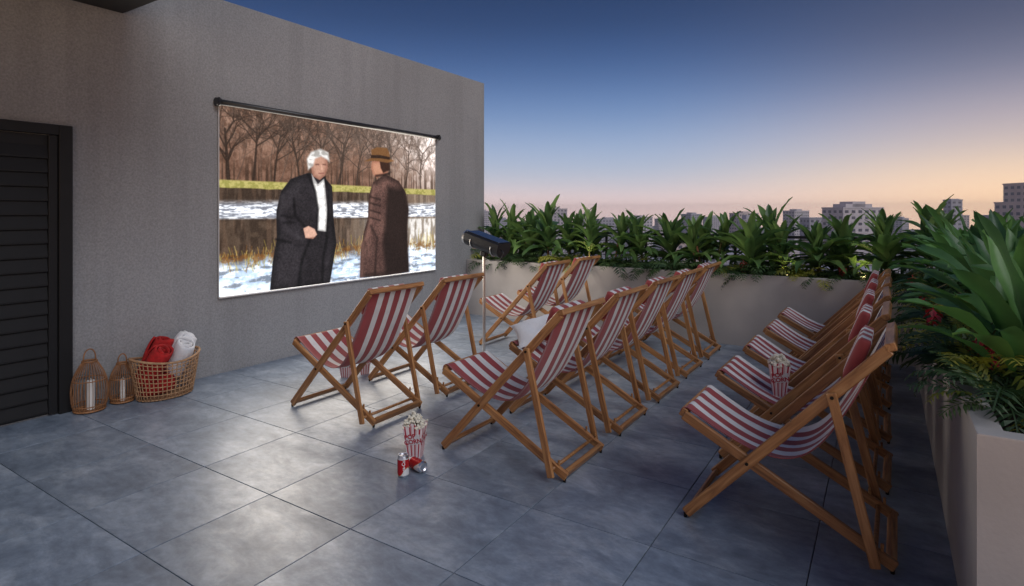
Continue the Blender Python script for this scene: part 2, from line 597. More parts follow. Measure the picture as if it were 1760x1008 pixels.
v = [(0.013, 0), (0.034, 0.006), (0.034, 0.018), (0.016, 0.099), (0.013, 0.099)]
ya, yb = y0 + 0.058, y1 - 0.058
A = [sl.verts.new((x, ya, z)) for x, z in v]
B = [sl.verts.new((x, yb, z)) for x, z in v]
for i in range(5):
    sl.faces.new((A[i], A[(i + 1) % 5], B[(i + 1) % 5], B[i]))
sl.faces.new(A[::-1]); sl.faces.new(B)
slat_me = to_mesh(sl, 'slat')
slat_me.materials.append(M['door'])
k = 0
z = 0.02
while z + 0.1 < DT - 0.08:
    link('slat', slat_me, leaf_o, loc=(0, 0, z))
    z += 0.1035
hd = bmesh.new()
add_tube(hd, [(0.04, y0 + 0.03, 1.02), (0.085, y0 + 0.03, 1.02), (0.085, y0 + 0.15, 1.02)], 0.009)
link('handle', to_mesh(hd, 'handle', True), door, M['chrome'])

# ------------------------------------------------------------------ film screen
SY0, SY1, SZ0, SZ1 = 3.056, 6.12, 0.712, 2.485
scr = thing('projection_screen', 'wide pull-down screen on the wall showing a film scene by a lake', 'screen', (WX, SY0, SZ0))
SW, SH = SY1 - SY0, SZ1 - SZ0
GW, GH = 640, 370
ss, tt = np.meshgrid((np.arange(GW) + 0.5) / GW, (np.arange(GH) + 0.5) / GH)   # t runs down
rng = np.random.default_rng(3)

def vnoise(sx, sy, seed):
    r_ = np.random.default_rng(seed)
    nx, ny = int(sx) + 2, int(sy) + 2
    g = r_.random((ny, nx))
    x = ss * sx; y = tt * sy
    xi = x.astype(int); yi = y.astype(int)
    fx = x - xi; fy = y - yi
    fx = fx * fx * (3 - 2 * fx); fy = fy * fy * (3 - 2 * fy)
    a = g[yi, xi]; b2 = g[yi, xi + 1]; c = g[yi + 1, xi]; d = g[yi + 1, xi + 1]
    return (a * (1 - fx) + b2 * fx) * (1 - fy) + (c * (1 - fx) + d * fx) * fy

def fbm(sx, sy, seed, o=4):
    v_ = 0; amp = 0.5; tot = 0
    for i in range(o):
        v_ = v_ + amp * vnoise(sx * 2 ** i, sy * 2 ** i, seed + i)
        tot += amp
        amp *= 0.55
    return v_ / tot

img = np.zeros((GH, GW, 3))

def put(mask, col):
    global img
    m = np.clip(mask, 0, 1)[..., None]
    img = img * (1 - m) + np.asarray(col) * m

def sm(e0, e1, x):
    t_ = np.clip((x - e0) / (e1 - e0 + 1e-9), 0, 1)
    return t_ * t_ * (3 - 2 * t_)

def poly_mask(pts, soft=0.0025):
    """antialiased polygon mask: inside test plus distance to edges"""
    asp = SW / SH
    X = ss * asp; Y = tt
    P = [(p[0] * asp, p[1]) for p in pts]
    inside = np.zeros_like(X, bool)
    dist = np.full_like(X, 9.0)
    n = len(P)
    for i in range(n):
        x1, y1_ = P[i]; x2, y2_ = P[(i + 1) % n]
        if y1_ != y2_:
            c = ((y1_ > Y) != (y2_ > Y)) & (X < (x2 - x1) * (Y - y1_) / (y2_ - y1_) + x1)
            inside ^= c
        dx, dy = x2 - x1, y2_ - y1_
        L2 = dx * dx + dy * dy + 1e-12
        u = np.clip(((X - x1) * dx + (Y - y1_) * dy) / L2, 0, 1)
        dist = np.minimum(dist, np.hypot(X - x1 - u * dx, Y - y1_ - u * dy))
    sd_ = np.where(inside, dist, -dist)
    return sm(-soft, soft, sd_), sd_

def ZP(x, y):
    yy, zz = on_wall(360 + x / 2.8, 160 + y / 2.8)
    return ((yy - SY0) / SW, (SZ1 - zz) / SH)

# winter wood, pale sky on the right
def soft(v, thr, w=0.06):
    return sm(thr - w, thr + w, v)
sky_c = sm(0.35, 1.0, ss - 0.45 * tt)[..., None]
img[:] = np.array([0.58, 0.47, 0.41]) * (1 - sky_c) + np.array([0.93, 0.88, 0.86]) * sky_c
den = np.clip(1.2 - ss * 0.8, 0.25, 1)
tw = fbm(60, 26, 11, 5)
put(soft(tw, 0.52 - 0.06 * den, 0.07) * 0.60 * den, (0.36, 0.27, 0.22))
put(soft(fbm(150, 40, 12, 3), 0.56, 0.06) * 0.35 * den, (0.72, 0.60, 0.53))
put(sm(0.10, 0.36, tt) * 0.45 * den, (0.40, 0.29, 0.23))

def stroke(segs, col, alpha, aa=0.0024):
    m = np.zeros_like(ss)
    asp = SW / SH
    for (p, q, wd) in segs:
        lo_x = min(p[0], q[0]) - wd - 0.01; hi_x = max(p[0], q[0]) + wd + 0.01
        a0 = max(0, int(lo_x * GW)); a1 = min(GW, int(hi_x * GW) + 1)
        b0 = max(0, int((min(p[1], q[1]) - wd - 0.01) * GH)); b1 = min(GH, int((max(p[1], q[1]) + wd + 0.01) * GH) + 1)
        if a1 <= a0 or b1 <= b0:
            continue
        X = ss[b0:b1, a0:a1] * asp; Y = tt[b0:b1, a0:a1]
        dx, dy = (q[0] - p[0]) * asp, q[1] - p[1]
        u = np.clip(((X - p[0] * asp) * dx + (Y - p[1]) * dy) / (dx * dx + dy * dy + 1e-12), 0, 1)
        dd = np.hypot(X - p[0] * asp - u * dx, Y - p[1] - u * dy)
        m[b0:b1, a0:a1] = np.maximum(m[b0:b1, a0:a1], np.clip((wd - dd) / aa + 0.5, 0, 1))
    put(m * alpha, col)

def tree(s0, w, lean, seed, dark, alpha):
    r_ = random.Random(seed)
    base = (s0 + lean * 0.3, 0.12)
    segs = []
    n = 6
    for k in range(n):
        f0, f1 = k / n, (k + 1) / n
        bow = 0.01 * math.sin(seed)
        g = lambda f: (s0 + (base[0] - s0) * f + bow * math.sin(f * 3.1), 0.385 + (base[1] - 0.385) * f)
        segs.append((g(f0), g(f1), w * (1 - 0.55 * f0)))
    def grow(p, ang, ln, wd, dep):
        q = (p[0] + math.sin(ang) * ln * SH / SW, p[1] - math.cos(ang) * ln)
        segs.append((p, q, max(wd, 0.0009)))
        if dep:
            for _ in range(r_.choice((2, 2, 3))):
                grow(q, ang + r_.uniform(-0.6, 0.6), ln * r_.uniform(0.6, 0.9), wd * 0.58, dep - 1)
    for j in range(7):
        f = r_.uniform(0.3, 1)
        p = (s0 + (base[0] - s0) * f, 0.385 + (base[1] - 0.385) * f)
        grow(p, r_.uniform(-1.1, 1.1), r_.uniform(0.06, 0.12), w * 0.42, 4)
    stroke(segs, dark, alpha)
for i, s0 in enumerate(np.linspace(0.01, 0.99, 34)):
    far = i % 3 != 0
    d = 0.12 + 0.20 * s0 + (0.12 if far else 0)
    tree(s0 + rnd.uniform(-0.02, 0.02), rnd.uniform(0.002, 0.0045) if far else rnd.uniform(0.006, 0.011), rnd.uniform(-0.14, 0.14), i,
         (d + 0.07, d + 0.02, d - 0.01), 0.55 if far else 0.85)
tk = vnoise(190, 3, 5)
put(sm(0.22, 0.36, tt) * sm(0.40, 0.385, tt) * soft(tk, 0.62, 0.1) * 0.6, (0.24, 0.18, 0.14))
# bank, lake, mirrored wood, ripples
gb = 0.382 + 0.014 * vnoise(7, 2, 8)
bank = sm(-0.004, 0.006, tt - gb)
put(bank, (0.72, 0.68, 0.44))
put(bank * soft(fbm(80, 70, 21, 4), 0.52, 0.08) * 0.6, (0.53, 0.52, 0.28))
lk = 0.428 + 0.004 * vnoise(30, 2, 9)
lake = sm(-0.003, 0.004, tt - lk)
put(lake, (0.36, 0.29, 0.24))
put(lake * soft(fbm(60, 4, 31, 4), 0.5, 0.08) * 0.55, (0.20, 0.16, 0.13))
put(lake * soft(fbm(90, 7, 35, 4), 0.55, 0.06) * 0.35 * (0.35 + ss), (0.70, 0.62, 0.55))
put(lake * sm(0.45, 0.95, ss) * 0.45, (0.72, 0.66, 0.60))
rip = fbm(46, 160, 41, 4)
band = sm(0.482, 0.53, tt + 0.02 * (vnoise(5, 2, 44) - 0.5)) * sm(0.603, 0.585, tt)
put(band * 0.85, (0.66, 0.69, 0.75))
put(band * soft(rip, 0.52, 0.07) * 0.85, (0.93, 0.94, 0.96))
put(band * soft(-rip, -0.42, 0.06) * 0.5, (0.45, 0.45, 0.48))
lower = sm(0.60, 0.612, tt)
put(lower * sm(0.40, 0.85, ss) * 0.8, (0.84, 0.83, 0.82))
put(lower * sm(0.4, 0.6, ss) * soft(fbm(70, 10, 43, 4), 0.53, 0.07) * 0.6, (0.50, 0.44, 0.38))
put(lower * sm(0.55, 0.3, ss) * soft(fbm(26, 22, 45, 4), 0.55, 0.1) * 0.4, (0.47, 0.40, 0.34))
# icy foreground and reeds
ice = sm(0.79, 0.86, tt + 0.07 * (fbm(9, 7, 51, 4) - 0.5))
put(ice, (0.80, 0.85, 0.92))
put(ice * soft(fbm(11, 20, 53, 6), 0.50, 0.16) * 0.55, (0.54, 0.63, 0.75))
put(ice * soft(fbm(18, 60, 54, 5), 0.58, 0.06) * 0.5, (0.36, 0.36, 0.38))
put(ice * soft(fbm(50, 90, 55, 4), 0.60, 0.06) * 0.6, (0.96, 0.97, 0.99))
r_ = random.Random(5)
for k in range(420):
    s0 = r_.random(); t0 = 0.80 + r_.uniform(-0.03, 0.07) + 0.02 * math.sin(s0 * 20)
    h = r_.uniform(0.02, 0.075) * (1.3 if 0.2 < s0 < 0.26 or 0.55 < s0 < 0.66 or s0 > 0.88 else 0.8)
    c = r_.choice(((0.86, 0.78, 0.50), (0.74, 0.62, 0.34), (0.52, 0.36, 0.18), (0.66, 0.60, 0.30)))
    x1 = s0 + r_.uniform(-0.012, 0.012)
    stroke([((s0, t0), (x1, t0 - h), 0.0016)], c, 0.8)
put(sm(0.76, 0.80, tt) * sm(0.86, 0.82, tt) * soft(fbm(50, 50, 63, 4), 0.56, 0.05) * 0.6, (0.50, 0.33, 0.16))

def region(outline, soft_=0.003):
    return poly_mask([ZP(*p) for p in outline], soft_)
def fold(pts, col, alpha, wd=0.008, aa=0.014):
    q = [ZP(*p) for p in pts]
    stroke([(q[i], q[i + 1], wd) for i in range(len(q) - 1)], col, alpha, aa)
tweed = fbm(240, 150, 72, 2)
big = fbm(9, 6, 71, 4)
def coat(outline, dark, mid, light, lit_from):
    m, sdist = region(outline)
    put(m, mid)
    put(m * soft(big, 0.52, 0.15) * 0.5, light)
    put(m * soft(tweed, 0.53, 0.12) * 0.16, light)
    put(m * soft(-tweed, -0.46, 0.12) * 0.22, dark)
    put(m * sm(0.05, 0.0, sdist) * 0.55, dark)
    return m
# two walkers in long coats, generic figures
D1, M1_, L1_ = (0.07, 0.065, 0.075), (0.17, 0.155, 0.17), (0.31, 0.29, 0.31)
coat([(285, 948), (300, 800), (318, 700), (316, 570), (338, 475), (385, 415), (470, 385), (545, 405), (583, 450), (590, 600),
      (604, 720), (590, 810), (572, 915), (430, 940)], D1, M1_, L1_, 0)
m, sdist = region([(484, 388), (515, 440), (546, 412), (560, 560), (556, 668), (512, 662), (515, 560), (500, 470)])
put(m, (0.84, 0.83, 0.82)); put(m * soft(fbm(40, 60, 73, 4), 0.54, 0.1) * 0.4, (0.64, 0.63, 0.63)); put(m * sm(0.02, 0, sdist) * 0.5, (0.5, 0.49, 0.49))
fold([(468, 395), (500, 470), (515, 560), (510, 660)], D1, 0.8, 0.006)
fold([(547, 405), (566, 470), (566, 600), (556, 690)], D1, 0.8, 0.006)
fold([(480, 700), (440, 800), (420, 935)], D1, 0.7, 0.010)
fold([(560, 690), (540, 800), (535, 915)], D1, 0.7, 0.010)
fold([(345, 500), (335, 590), (365, 660), (440, 700)], L1_, 0.55, 0.014, 0.03)
fold([(400, 510), (405, 590), (450, 640)], D1, 0.8, 0.008)
fold([(340, 590), (390, 600)], D1, 0.7, 0.006); fold([(350, 625), (400, 622)], D1, 0.6, 0.006)
fold([(315, 705), (385, 720)], D1, 0.8, 0.006)
m, _ = region([(445, 652), (470, 640), (500, 655), (512, 682), (492, 702), (455, 698)], 0.004)
put(m, (0.80, 0.63, 0.56)); fold([(470, 700), (505, 695)], (0.5, 0.33, 0.28), 0.6, 0.003, 0.006)
m, sdist = region([(478, 335), (490, 302), (530, 290), (560, 312), (562, 360), (550, 398), (524, 420), (492, 402)], 0.005)
put(m, (0.74, 0.57, 0.50)); put(m * sm(0.03, 0, sdist) * 0.55, (0.50, 0.35, 0.30))
fold([(505, 345), (520, 345)], (0.35, 0.24, 0.21), 0.7, 0.004, 0.006); fold([(540, 345), (552, 346)], (0.35, 0.24, 0.21), 0.7, 0.004, 0.006)
fold([(532, 350), (535, 368)], (0.88, 0.70, 0.62), 0.6, 0.004, 0.006); fold([(520, 388), (544, 387)], (0.45, 0.27, 0.25), 0.7, 0.003, 0.005)
m, _ = region([(468, 372), (462, 318), (482, 285), (528, 270), (566, 287), (572, 335), (560, 322), (530, 306), (502, 318), (492, 352)], 0.008)
put(m, (0.78, 0.77, 0.76)); put(m * soft(fbm(70, 70, 74, 4), 0.52, 0.08) * 0.6, (0.56, 0.54, 0.52))
D2, M2_, L2_ = (0.13, 0.09, 0.08), (0.36, 0.27, 0.25), (0.58, 0.45, 0.41)
coat([(718, 888), (722, 760), (735, 680), (757, 600), (760, 500), (780, 432), (840, 392), (905, 425), (938, 480), (952, 560),
      (945, 640), (948, 760), (953, 860), (830, 880)], D2, M2_, L2_, 0)
m, _ = region([(850, 450), (930, 465), (952, 560), (945, 640), (953, 860), (842, 875), (828, 720), (842, 600)], 0.03)
put(m * 0.8, (0.13, 0.095, 0.085))
fold([(785, 450), (772, 540), (768, 620), (748, 700)], L2_, 0.7, 0.012, 0.03)
fold([(730, 720), (726, 880)], L2_, 0.6, 0.014, 0.04)
for y in (500, 530, 565, 600):
    fold([(768, y), (815, y + 14)], D2, 0.6, 0.005, 0.010)
fold([(770, 640), (800, 700), (790, 876)], D2, 0.6, 0.008, 0.02)
m, sdist = region([(776, 330), (850, 325), (852, 385), (820, 400), (797, 410), (780, 390), (772, 362)], 0.004)
put(m, (0.76, 0.56, 0.47)); put(m * sm(0.03, 0, sdist) * 0.4, (0.5, 0.33, 0.27))
m, _ = region([(812, 326), (860, 328), (862, 372), (830, 386), (818, 362)], 0.006)
put(m, (0.26, 0.17, 0.13))
fold([(795, 400), (830, 395), (860, 388)], D2, 0.7, 0.008, 0.01)
m, _ = region([(740, 330), (775, 312), (772, 275), (800, 262), (848, 266), (860, 290), (862, 318), (884, 328), (850, 337), (790, 327)], 0.004)
put(m, (0.55, 0.41, 0.27)); put(m * soft(big, 0.5, 0.1) * 0.4, (0.40, 0.28, 0.17))
m, _ = region([(771, 300), (815, 300), (862, 310), (862, 322), (815, 315), (770, 314)], 0.004)
put(m, (0.22, 0.15, 0.11))
for _ in range(1):      # lens softness of the projection
    ip = np.pad(img, ((1, 1), (1, 1), (0, 0)), mode='edge')
    img = (ip[:-2, 1:-1] + ip[2:, 1:-1] + ip[1:-1, :-2] + ip[1:-1, 2:] + 4 * img) / 8
img = np.clip(img + 0.22 * (img - 0.5) * (1 - np.abs(2 * img - 1)), 0, 1)
img = np.clip(img + (fbm(300, 180, 99, 2)[..., None] - 0.5) * 0.09, 0, 1)
lin = np.where(img <= 0.04045, img / 12.92, ((img + 0.055) / 1.055) ** 2.4)
# the projector's whites are far brighter than paper white
hot = np.clip((lin.mean(axis=2) - 0.34) / 0.30, 0, 1)
for _ in range(14):
    hp = np.pad(hot, 1, mode='edge')
    hot = (hp[:-2, 1:-1] + hp[2:, 1:-1] + hp[1:-1, :-2] + hp[1:-1, 2:] + 2 * hot) / 6
hot = np.minimum(hot, np.clip((lin.mean(axis=2) - 0.25) / 0.35, 0, 1))
hdr = lin * (1.15 + 0.9 * hot[..., None] ** 1.5)

vx = np.zeros((GH, GW, 3), np.float32)
vx[..., 0] = 0.022
vx[..., 1] = ss * SW
vx[..., 2] = (1 - tt) * SH
idx = np.arange(GW * GH).reshape(GH, GW)
fa = np.stack([idx[1:, :-1], idx[1:, 1:], idx[:-1, 1:], idx[:-1, :-1]], -1).reshape(-1, 4)
me = bpy.data.meshes.new('picture')
me.vertices.add(GW * GH)
me.vertices.foreach_set('co', vx.reshape(-1))
me.loops.add(fa.size)
me.loops.foreach_set('vertex_index', fa.reshape(-1).astype(np.int32))
me.polygons.add(len(fa))
me.polygons.foreach_set('loop_start', np.arange(0, fa.size, 4, dtype=np.int32))
me.update(calc_edges=True)
at = me.color_attributes.new('film', 'FLOAT_COLOR', 'POINT')
at.data.foreach_set('color', np.concatenate([hdr, np.ones((GH, GW, 1))], -1).astype(np.float32).reshape(-1))
m, nt, b = new_mat('projected_film')
ca = N(nt, 'ShaderNodeVertexColor', layer_name='film')
b.inputs['Base Color'].default_value = (0.012, 0.012, 0.012, 1)
b.inputs['Roughness'].default_value = 0.9
b.inputs['Specular IOR Level'].default_value = 0.1
nt.links.new(ca.outputs['Color'], b.inputs['Emission Color'])
b.inputs['Emission Strength'].default_value = 0.95
M['film'] = m
link('picture', me, scr, M['film'])
gl = bpy.data.lights.new('screen_light', 'AREA')     # the light the bright screen throws onto the terrace
gl.shape = 'RECTANGLE'
gl.size = SW
gl.size_y = SH
gl.energy = 82.0
gl.color = (1.0, 0.90, 0.78)
glo = bpy.data.objects.new('screen_light', gl)
COL.objects.link(glo)
glo.parent = scr
glo.location = (0.03, SW / 2, SH / 2)
glo.rotation_euler = Matrix(((0, 0, -1), (-1, 0, 0), (0, 1, 0))).to_euler()
link('screen_cloth', box_mesh('cloth', 0.012, 0.0205, -0.004, SW + 0.004, -0.004, SH + 0.02), scr, plain('screen_cloth', (0.6, 0.6, 0.6), 0.8))
bm = bmesh.new()
add_tube(bm, [(0.045, -0.02, SH + 0.022), (0.045, SW + 0.02, SH + 0.022)], 0.026, 14)
link('roller_tube', to_mesh(bm, 'roller', True), scr, M['black'])
for yy in (-0.035, SW + 0.02):
    bm = bmesh.new()
    add_box(bm, 0.002, 0.08, yy, yy + 0.015, SH - 0.014, SH + 0.06, 0.004)
    add_tube(bm, [(0.045, yy - 0.012, SH + 0.022), (0.045, yy + 0.03, SH + 0.022)], 0.036, 14)
    link('end_bracket', to_mesh(bm, 'bracket'), scr, M['black'])
bm = bmesh.new()
add_tube(bm, [(0.028, -0.006, -0.006), (0.028, SW + 0.006, -0.006)], 0.010, 8)
link('weight_bar', to_mesh(bm, 'weight_bar', True), scr, M['can_white'])

# ------------------------------------------------------------------ deck chairs
def bar(name, p0, p1, y, w, t, parent, mat=M['wood'], bevel=0.004, ext=0.0):
    """a rail in the chair's side plane, from p0 to p1 given as (x, z)"""
    a = Vector((p0[0], y, p0[1])); b2 = Vector((p1[0], y, p1[1]))
    d = b2 - a
    L = d.length
    me = box_mesh(name, -ext, L + ext, -t / 2, t / 2, -w / 2, w / 2, bevel)
    o = link(name, me, parent, mat)
    ang = math.atan2(d.z, d.x)
    o.location = a
    o.rotation_euler = (0, -ang, 0)
    return o

def cross(name, x, z, half, w, t, parent, tilt=0.0, mat=M['wood'], bevel=0.004):
    me = box_mesh(name, -half, half, -t / 2, t / 2, -w / 2, w / 2, bevel)
    o = link(name, me, parent, mat)
    o.location = (x, 0, z)
    # long axis along the chair's width, cross-section tilted with the frame
    o.rotation_euler = (Matrix.Rotation(-tilt, 3, 'Y') @ Matrix.Rotation(R(90), 3, 'Z')).to_euler()
    return o

U0 = 0.44
def P(u, z):
    return (u - U0, z)

def spline(pts, n):
    out = []
    m_ = len(pts)
    for i in range(m_ - 1):
        p0 = pts[max(i - 1, 0)]; p1 = pts[i]; p2 = pts[i + 1]; p3 = pts[min(i + 2, m_ - 1)]
        for k in range(n):
            t = k / n
            out.append(tuple(0.5 * ((2 * b2) + (-a + c) * t + (2 * a - 5 * b2 + 4 * c - d) * t * t + (-a + 3 * b2 - 3 * c + d) * t ** 3)
                             for a, b2, c, d in zip(p0, p1, p2, p3)))
    out.append(tuple(pts[-1]))
    return out

def sm_(a, b2, x):
    x = max(0.0, min(1.0, (x - a) / (b2 - a)))
    return x * x * (3 - 2 * x)

def sling_mesh(seed):
    r_ = random.Random(seed)
    prof = [(-0.012, 0.478), (-0.018, 0.505), (0.008, 0.522), (0.045, 0.503), (0.12, 0.463), (0.22, 0.415), (0.33, 0.380), (0.44, 0.372),
            (0.53, 0.405), (0.61, 0.485), (0.68, 0.60), (0.745, 0.725), (0.795, 0.835), (0.828, 0.912), (0.850, 0.950), (0.873, 0.946)]
    sg = (0.014, 0.028, 0.006, 0.034, 0.020)[seed % 5]
    prof = [(u, z - sg * math.sin(math.pi * max(0, min(1, (u - 0.03) / 0.8)))) for u, z in prof]
    pts = spline(prof, 4)
    ny = 20
    hw = 0.222
    V = []; F = []
    n = len(pts)
    for side in (0, 1):
        for i, (u, z) in enumerate(pts):
            a = pts[max(i - 1, 0)]; b2 = pts[min(i + 1, n - 1)]
            tx, tz = b2[0] - a[0], b2[1] - a[1]
            l = math.hypot(tx, tz)
            nx, nz = -tz / l, tx / l
            s_ = i / (n - 1)
            mid = math.sin(math.pi * s_)
            for j in range(ny + 1):
                v_ = j / ny * 2 - 1
                dip = -0.012 * mid * (1 - v_ * v_) + 0.006 * mid * abs(v_) ** 6
                wrk = (0.0022 * math.sin(9 * v_ + 14 * s_ + seed * 2) + 0.0016 * math.sin(23 * s_ - 5 * v_ + seed)) * mid
                off = dip + wrk + (0.0018 if side == 0 else -0.0018)
                V.append((u - U0 + nx * off, v_ * (hw + 0.025 * sm_(0.35, 0.7, s_)) * (1 - 0.018 * mid), z + nz * off))
    S = n * (ny + 1)
    for i in range(n - 1):
        for j in range(ny):
            q = i * (ny + 1) + j
            F.append((q, q + ny + 1, q + ny + 2, q + 1))
            F.append((S + q, S + q + 1, S + q + ny + 2, S + q + ny + 1))
    for i in range(n - 1):
        for j in (0, ny):
            q = i * (ny + 1) + j
            f = (q, S + q, S + q + ny + 1, q + ny + 1)
            F.append(f if j == ny else f[::-1])
    return pyd('sling', V, F, True)

def pad_mesh():
    """stuffed head pad: rounded slab, local Z up along the back"""
    V = []; F = []
    nu, nv = 12, 16
    w, h, t = 0.185, 0.10, 0.030
    for s_ in (1, -1):
        for i in range(nu + 1):
            for j in range(nv + 1):
                a = i / nu * 2 - 1; b2 = j / nv * 2 - 1
                ed = (1 - abs(a) ** 5) * (1 - abs(b2) ** 7)
                V.append((s_ * t * (0.62 + 0.38 * max(0, ed) ** 0.5), b2 * w * (1 - 0.02 * a * a), a * h * (1 - 0.015 * b2 * b2)))
    S = (nu + 1) * (nv + 1)
    for i in range(nu):
        for j in range(nv):
            q = i * (nv + 1) + j
            F.append((q, q + 1, q + nv + 2, q + nv + 1))
            F.append((S + q, S + q + nv + 1, S + q + nv + 2, S + q + 1))
    for i in range(nu):
        for j in (0, nv):
            q = i * (nv + 1) + j
            f = (q, q + nv + 1, S + q + nv + 1, S + q)
            F.append(f if j == 0 else f[::-1])
    for j in range(nv):
        for i in (0, nu):
            q = i * (nv + 1) + j
            f = (q, S + q, S + q + 1, q + 1)
            F.append(f if i == 0 else f[::-1])
    return pyd('head_pad', V, F, True)

SLINGS = []
def make_chair():
    t = thing('deck_chair', 'deck chair', 'deck chair', group='striped deck chairs facing the screen')
    yb, ys, yt = 0.262, 0.236, 0.288
    foot = P(0.018, 0.022); top = P(0.856, 0.932)
    sfront = P(-0.002, 0.492); srear = P(0.880, 0.030)
    spiv = P(0.652, 0.706); sbot = P(0.806, 0.045)
    for s_ in (-1, 1):
        bar('back_rail', foot, top, s_ * yb, 0.048, 0.024, t)
        bar('seat_rail', sfront, srear, s_ * ys, 0.047, 0.024, t)
        bar('prop_strut', sbot, spiv, s_ * yt, 0.040, 0.021, t, ext=0.018)
    tl_b = math.atan2(top[1] - foot[1], top[0] - foot[0])
    tl_s = math.atan2(srear[1] - sfront[1], srear[0] - sfront[0])
    # cross pieces
    cross('top_bar', top[0] + 0.006, top[1] + 0.010, 0.2755, 0.034, 0.040, t, tilt=R(20))
    cross('front_bar', sfront[0] - 0.006, sfront[1] + 0.004, 0.222, 0.046, 0.032, t, tilt=tl_s)
    cross('foot_bar', foot[0] + 0.012, foot[1] + 0.014, 0.2485, 0.040, 0.022, t, tilt=tl_b - R(90))
    cross('rear_bar', srear[0] - 0.016, srear[1] + 0.010, 0.2225, 0.048, 0.026, t, tilt=tl_s)
    bm = bmesh.new()
    add_tube(bm, [(sbot[0], -0.276, sbot[1] + 0.024), (sbot[0], 0.276, sbot[1] + 0.024)], 0.010, 10)
    link('prop_rod', to_mesh(bm, 'prop_rod', True), t, M['wood'])
    # bolts at the two pivots
    bm = bmesh.new()
    add_tube(bm, [(0, -0.004, 0), (0, 0.004, 0)], 0.0075, 10)
    bme = to_mesh(bm, 'bolt')
    bme.materials.append(M['bolt'])
    piv = P(0.322, 0.322)
    # crossing of the two rails
    m1 = (top[1] - foot[1]) / (top[0] - foot[0]); m2 = (srear[1] - sfront[1]) / (srear[0] - sfront[0])
    px = (sfront[1] - foot[1] + m1 * foot[0] - m2 * sfront[0]) / (m1 - m2)
    pz = foot[1] + m1 * (px - foot[0])
    for s_ in (-1, 1):
        link('bolt', bme, t, loc=(px, s_ * (yb + 0.014), pz))
        link('bolt', bme, t, loc=(spiv[0], s_ * (yt + 0.0125), spiv[1]))
    # locking pegs on the seat rails
    bm = bmesh.new()
    add_tube(bm, [(0, 0, -0.012), (0, 0, 0.022)], [0.006, 0.007], 8)
    pme = to_mesh(bm, 'peg')
    pme.materials.append(M['wood'])
    for s_ in (-1, 1):
        for f in (0.945, 0.875):
            link('stop_peg', pme, t, loc=(sfront[0] + (srear[0] - sfront[0]) * f, s_ * ys, sfront[1] + (srear[1] - sfront[1]) * f + 0.034))
    bm = bmesh.new()
    add_tube(bm, [(0, 0, 0.0), (0, 0, 0.02)], [0.008, 0.010], 8)
    fme = to_mesh(bm, 'foot_cap')
    fme.materials.append(M['bolt'])
    for s_ in (-1, 1):
        link('foot_cap', fme, t, loc=(foot[0] - 0.002, s_ * yb, 0.0))
        link('foot_cap', fme, t, loc=(srear[0] - 0.012, s_ * ys, 0.0))
    for i in range(5):
        sme = sling_mesh(i)
        sme.materials.append(M['sling'])
        SLINGS.append(sme)
    link('sling', SLINGS[0], t)
    pm = pad_mesh()
    po = link('head_pad', pm, t, M['pad'])
    po.location = (0.736 - U0, 0, 0.852)
    po.rotation_euler = (0, R(21), 0)
    return t

proto = make_chair()
ROWX = {'R': 0.037 - 0.445, 'M': -1.485 - 0.445, 'L': -2.965 - 0.445}
where = {
    'R': [(3.12, 'deck chair nearest the camera at right, end of the planter row, empty seat'),
          (3.92, 'deck chair in the planter row with a popcorn box on its seat'),
          (4.72, 'deck chair in the planter row just behind the one holding popcorn'),
          (5.50, 'fourth deck chair of the row beside the right planter, next to last'),
          (6.30, 'farthest deck chair of the row beside the right planter')],
    'M': [(3.11, 'nearest deck chair of the middle row, to the right of the soda cans'),
          (3.90, 'deck chair of the middle row with a white cushion on its seat'),
          (4.69, 'third deck chair of the middle row, in the centre of it'),
          (5.48, 'fourth deck chair of the middle row, next to the last'),
          (6.26, 'last deck chair of the middle row, against the far planter')],
    'L': [(3.12, 'nearest deck chair of the front row, two popcorn boxes beneath it'),
          (3.92, 'second deck chair of the front row, left of the projector pole'),
          (5.58, 'deck chair of the front row just right of the projector pole'),
          (6.36, 'last deck chair of the front row, by the far planter')],
}
first = True
for row, lst in where.items():
    for i, (y, lab) in enumerate(lst):
        if first:
            o = proto; first = False
        else:
            o = copy_tree(proto)
        o['label'] = lab.replace('deck chair', 'red striped deck chair', 1)
        o.location = (ROWX[row] + rnd.uniform(-0.01, 0.01), y + rnd.uniform(-0.006, 0.006), 0)
        o.rotation_euler = (0, 0, R(rnd.uniform(-1.3, 1.3)))
        for ch in o.children:
            if ch.name.startswith('sling'):
                ch.data = SLINGS[(i * 2 + ord(row)) % 5]
CHAIRS_DONE = True

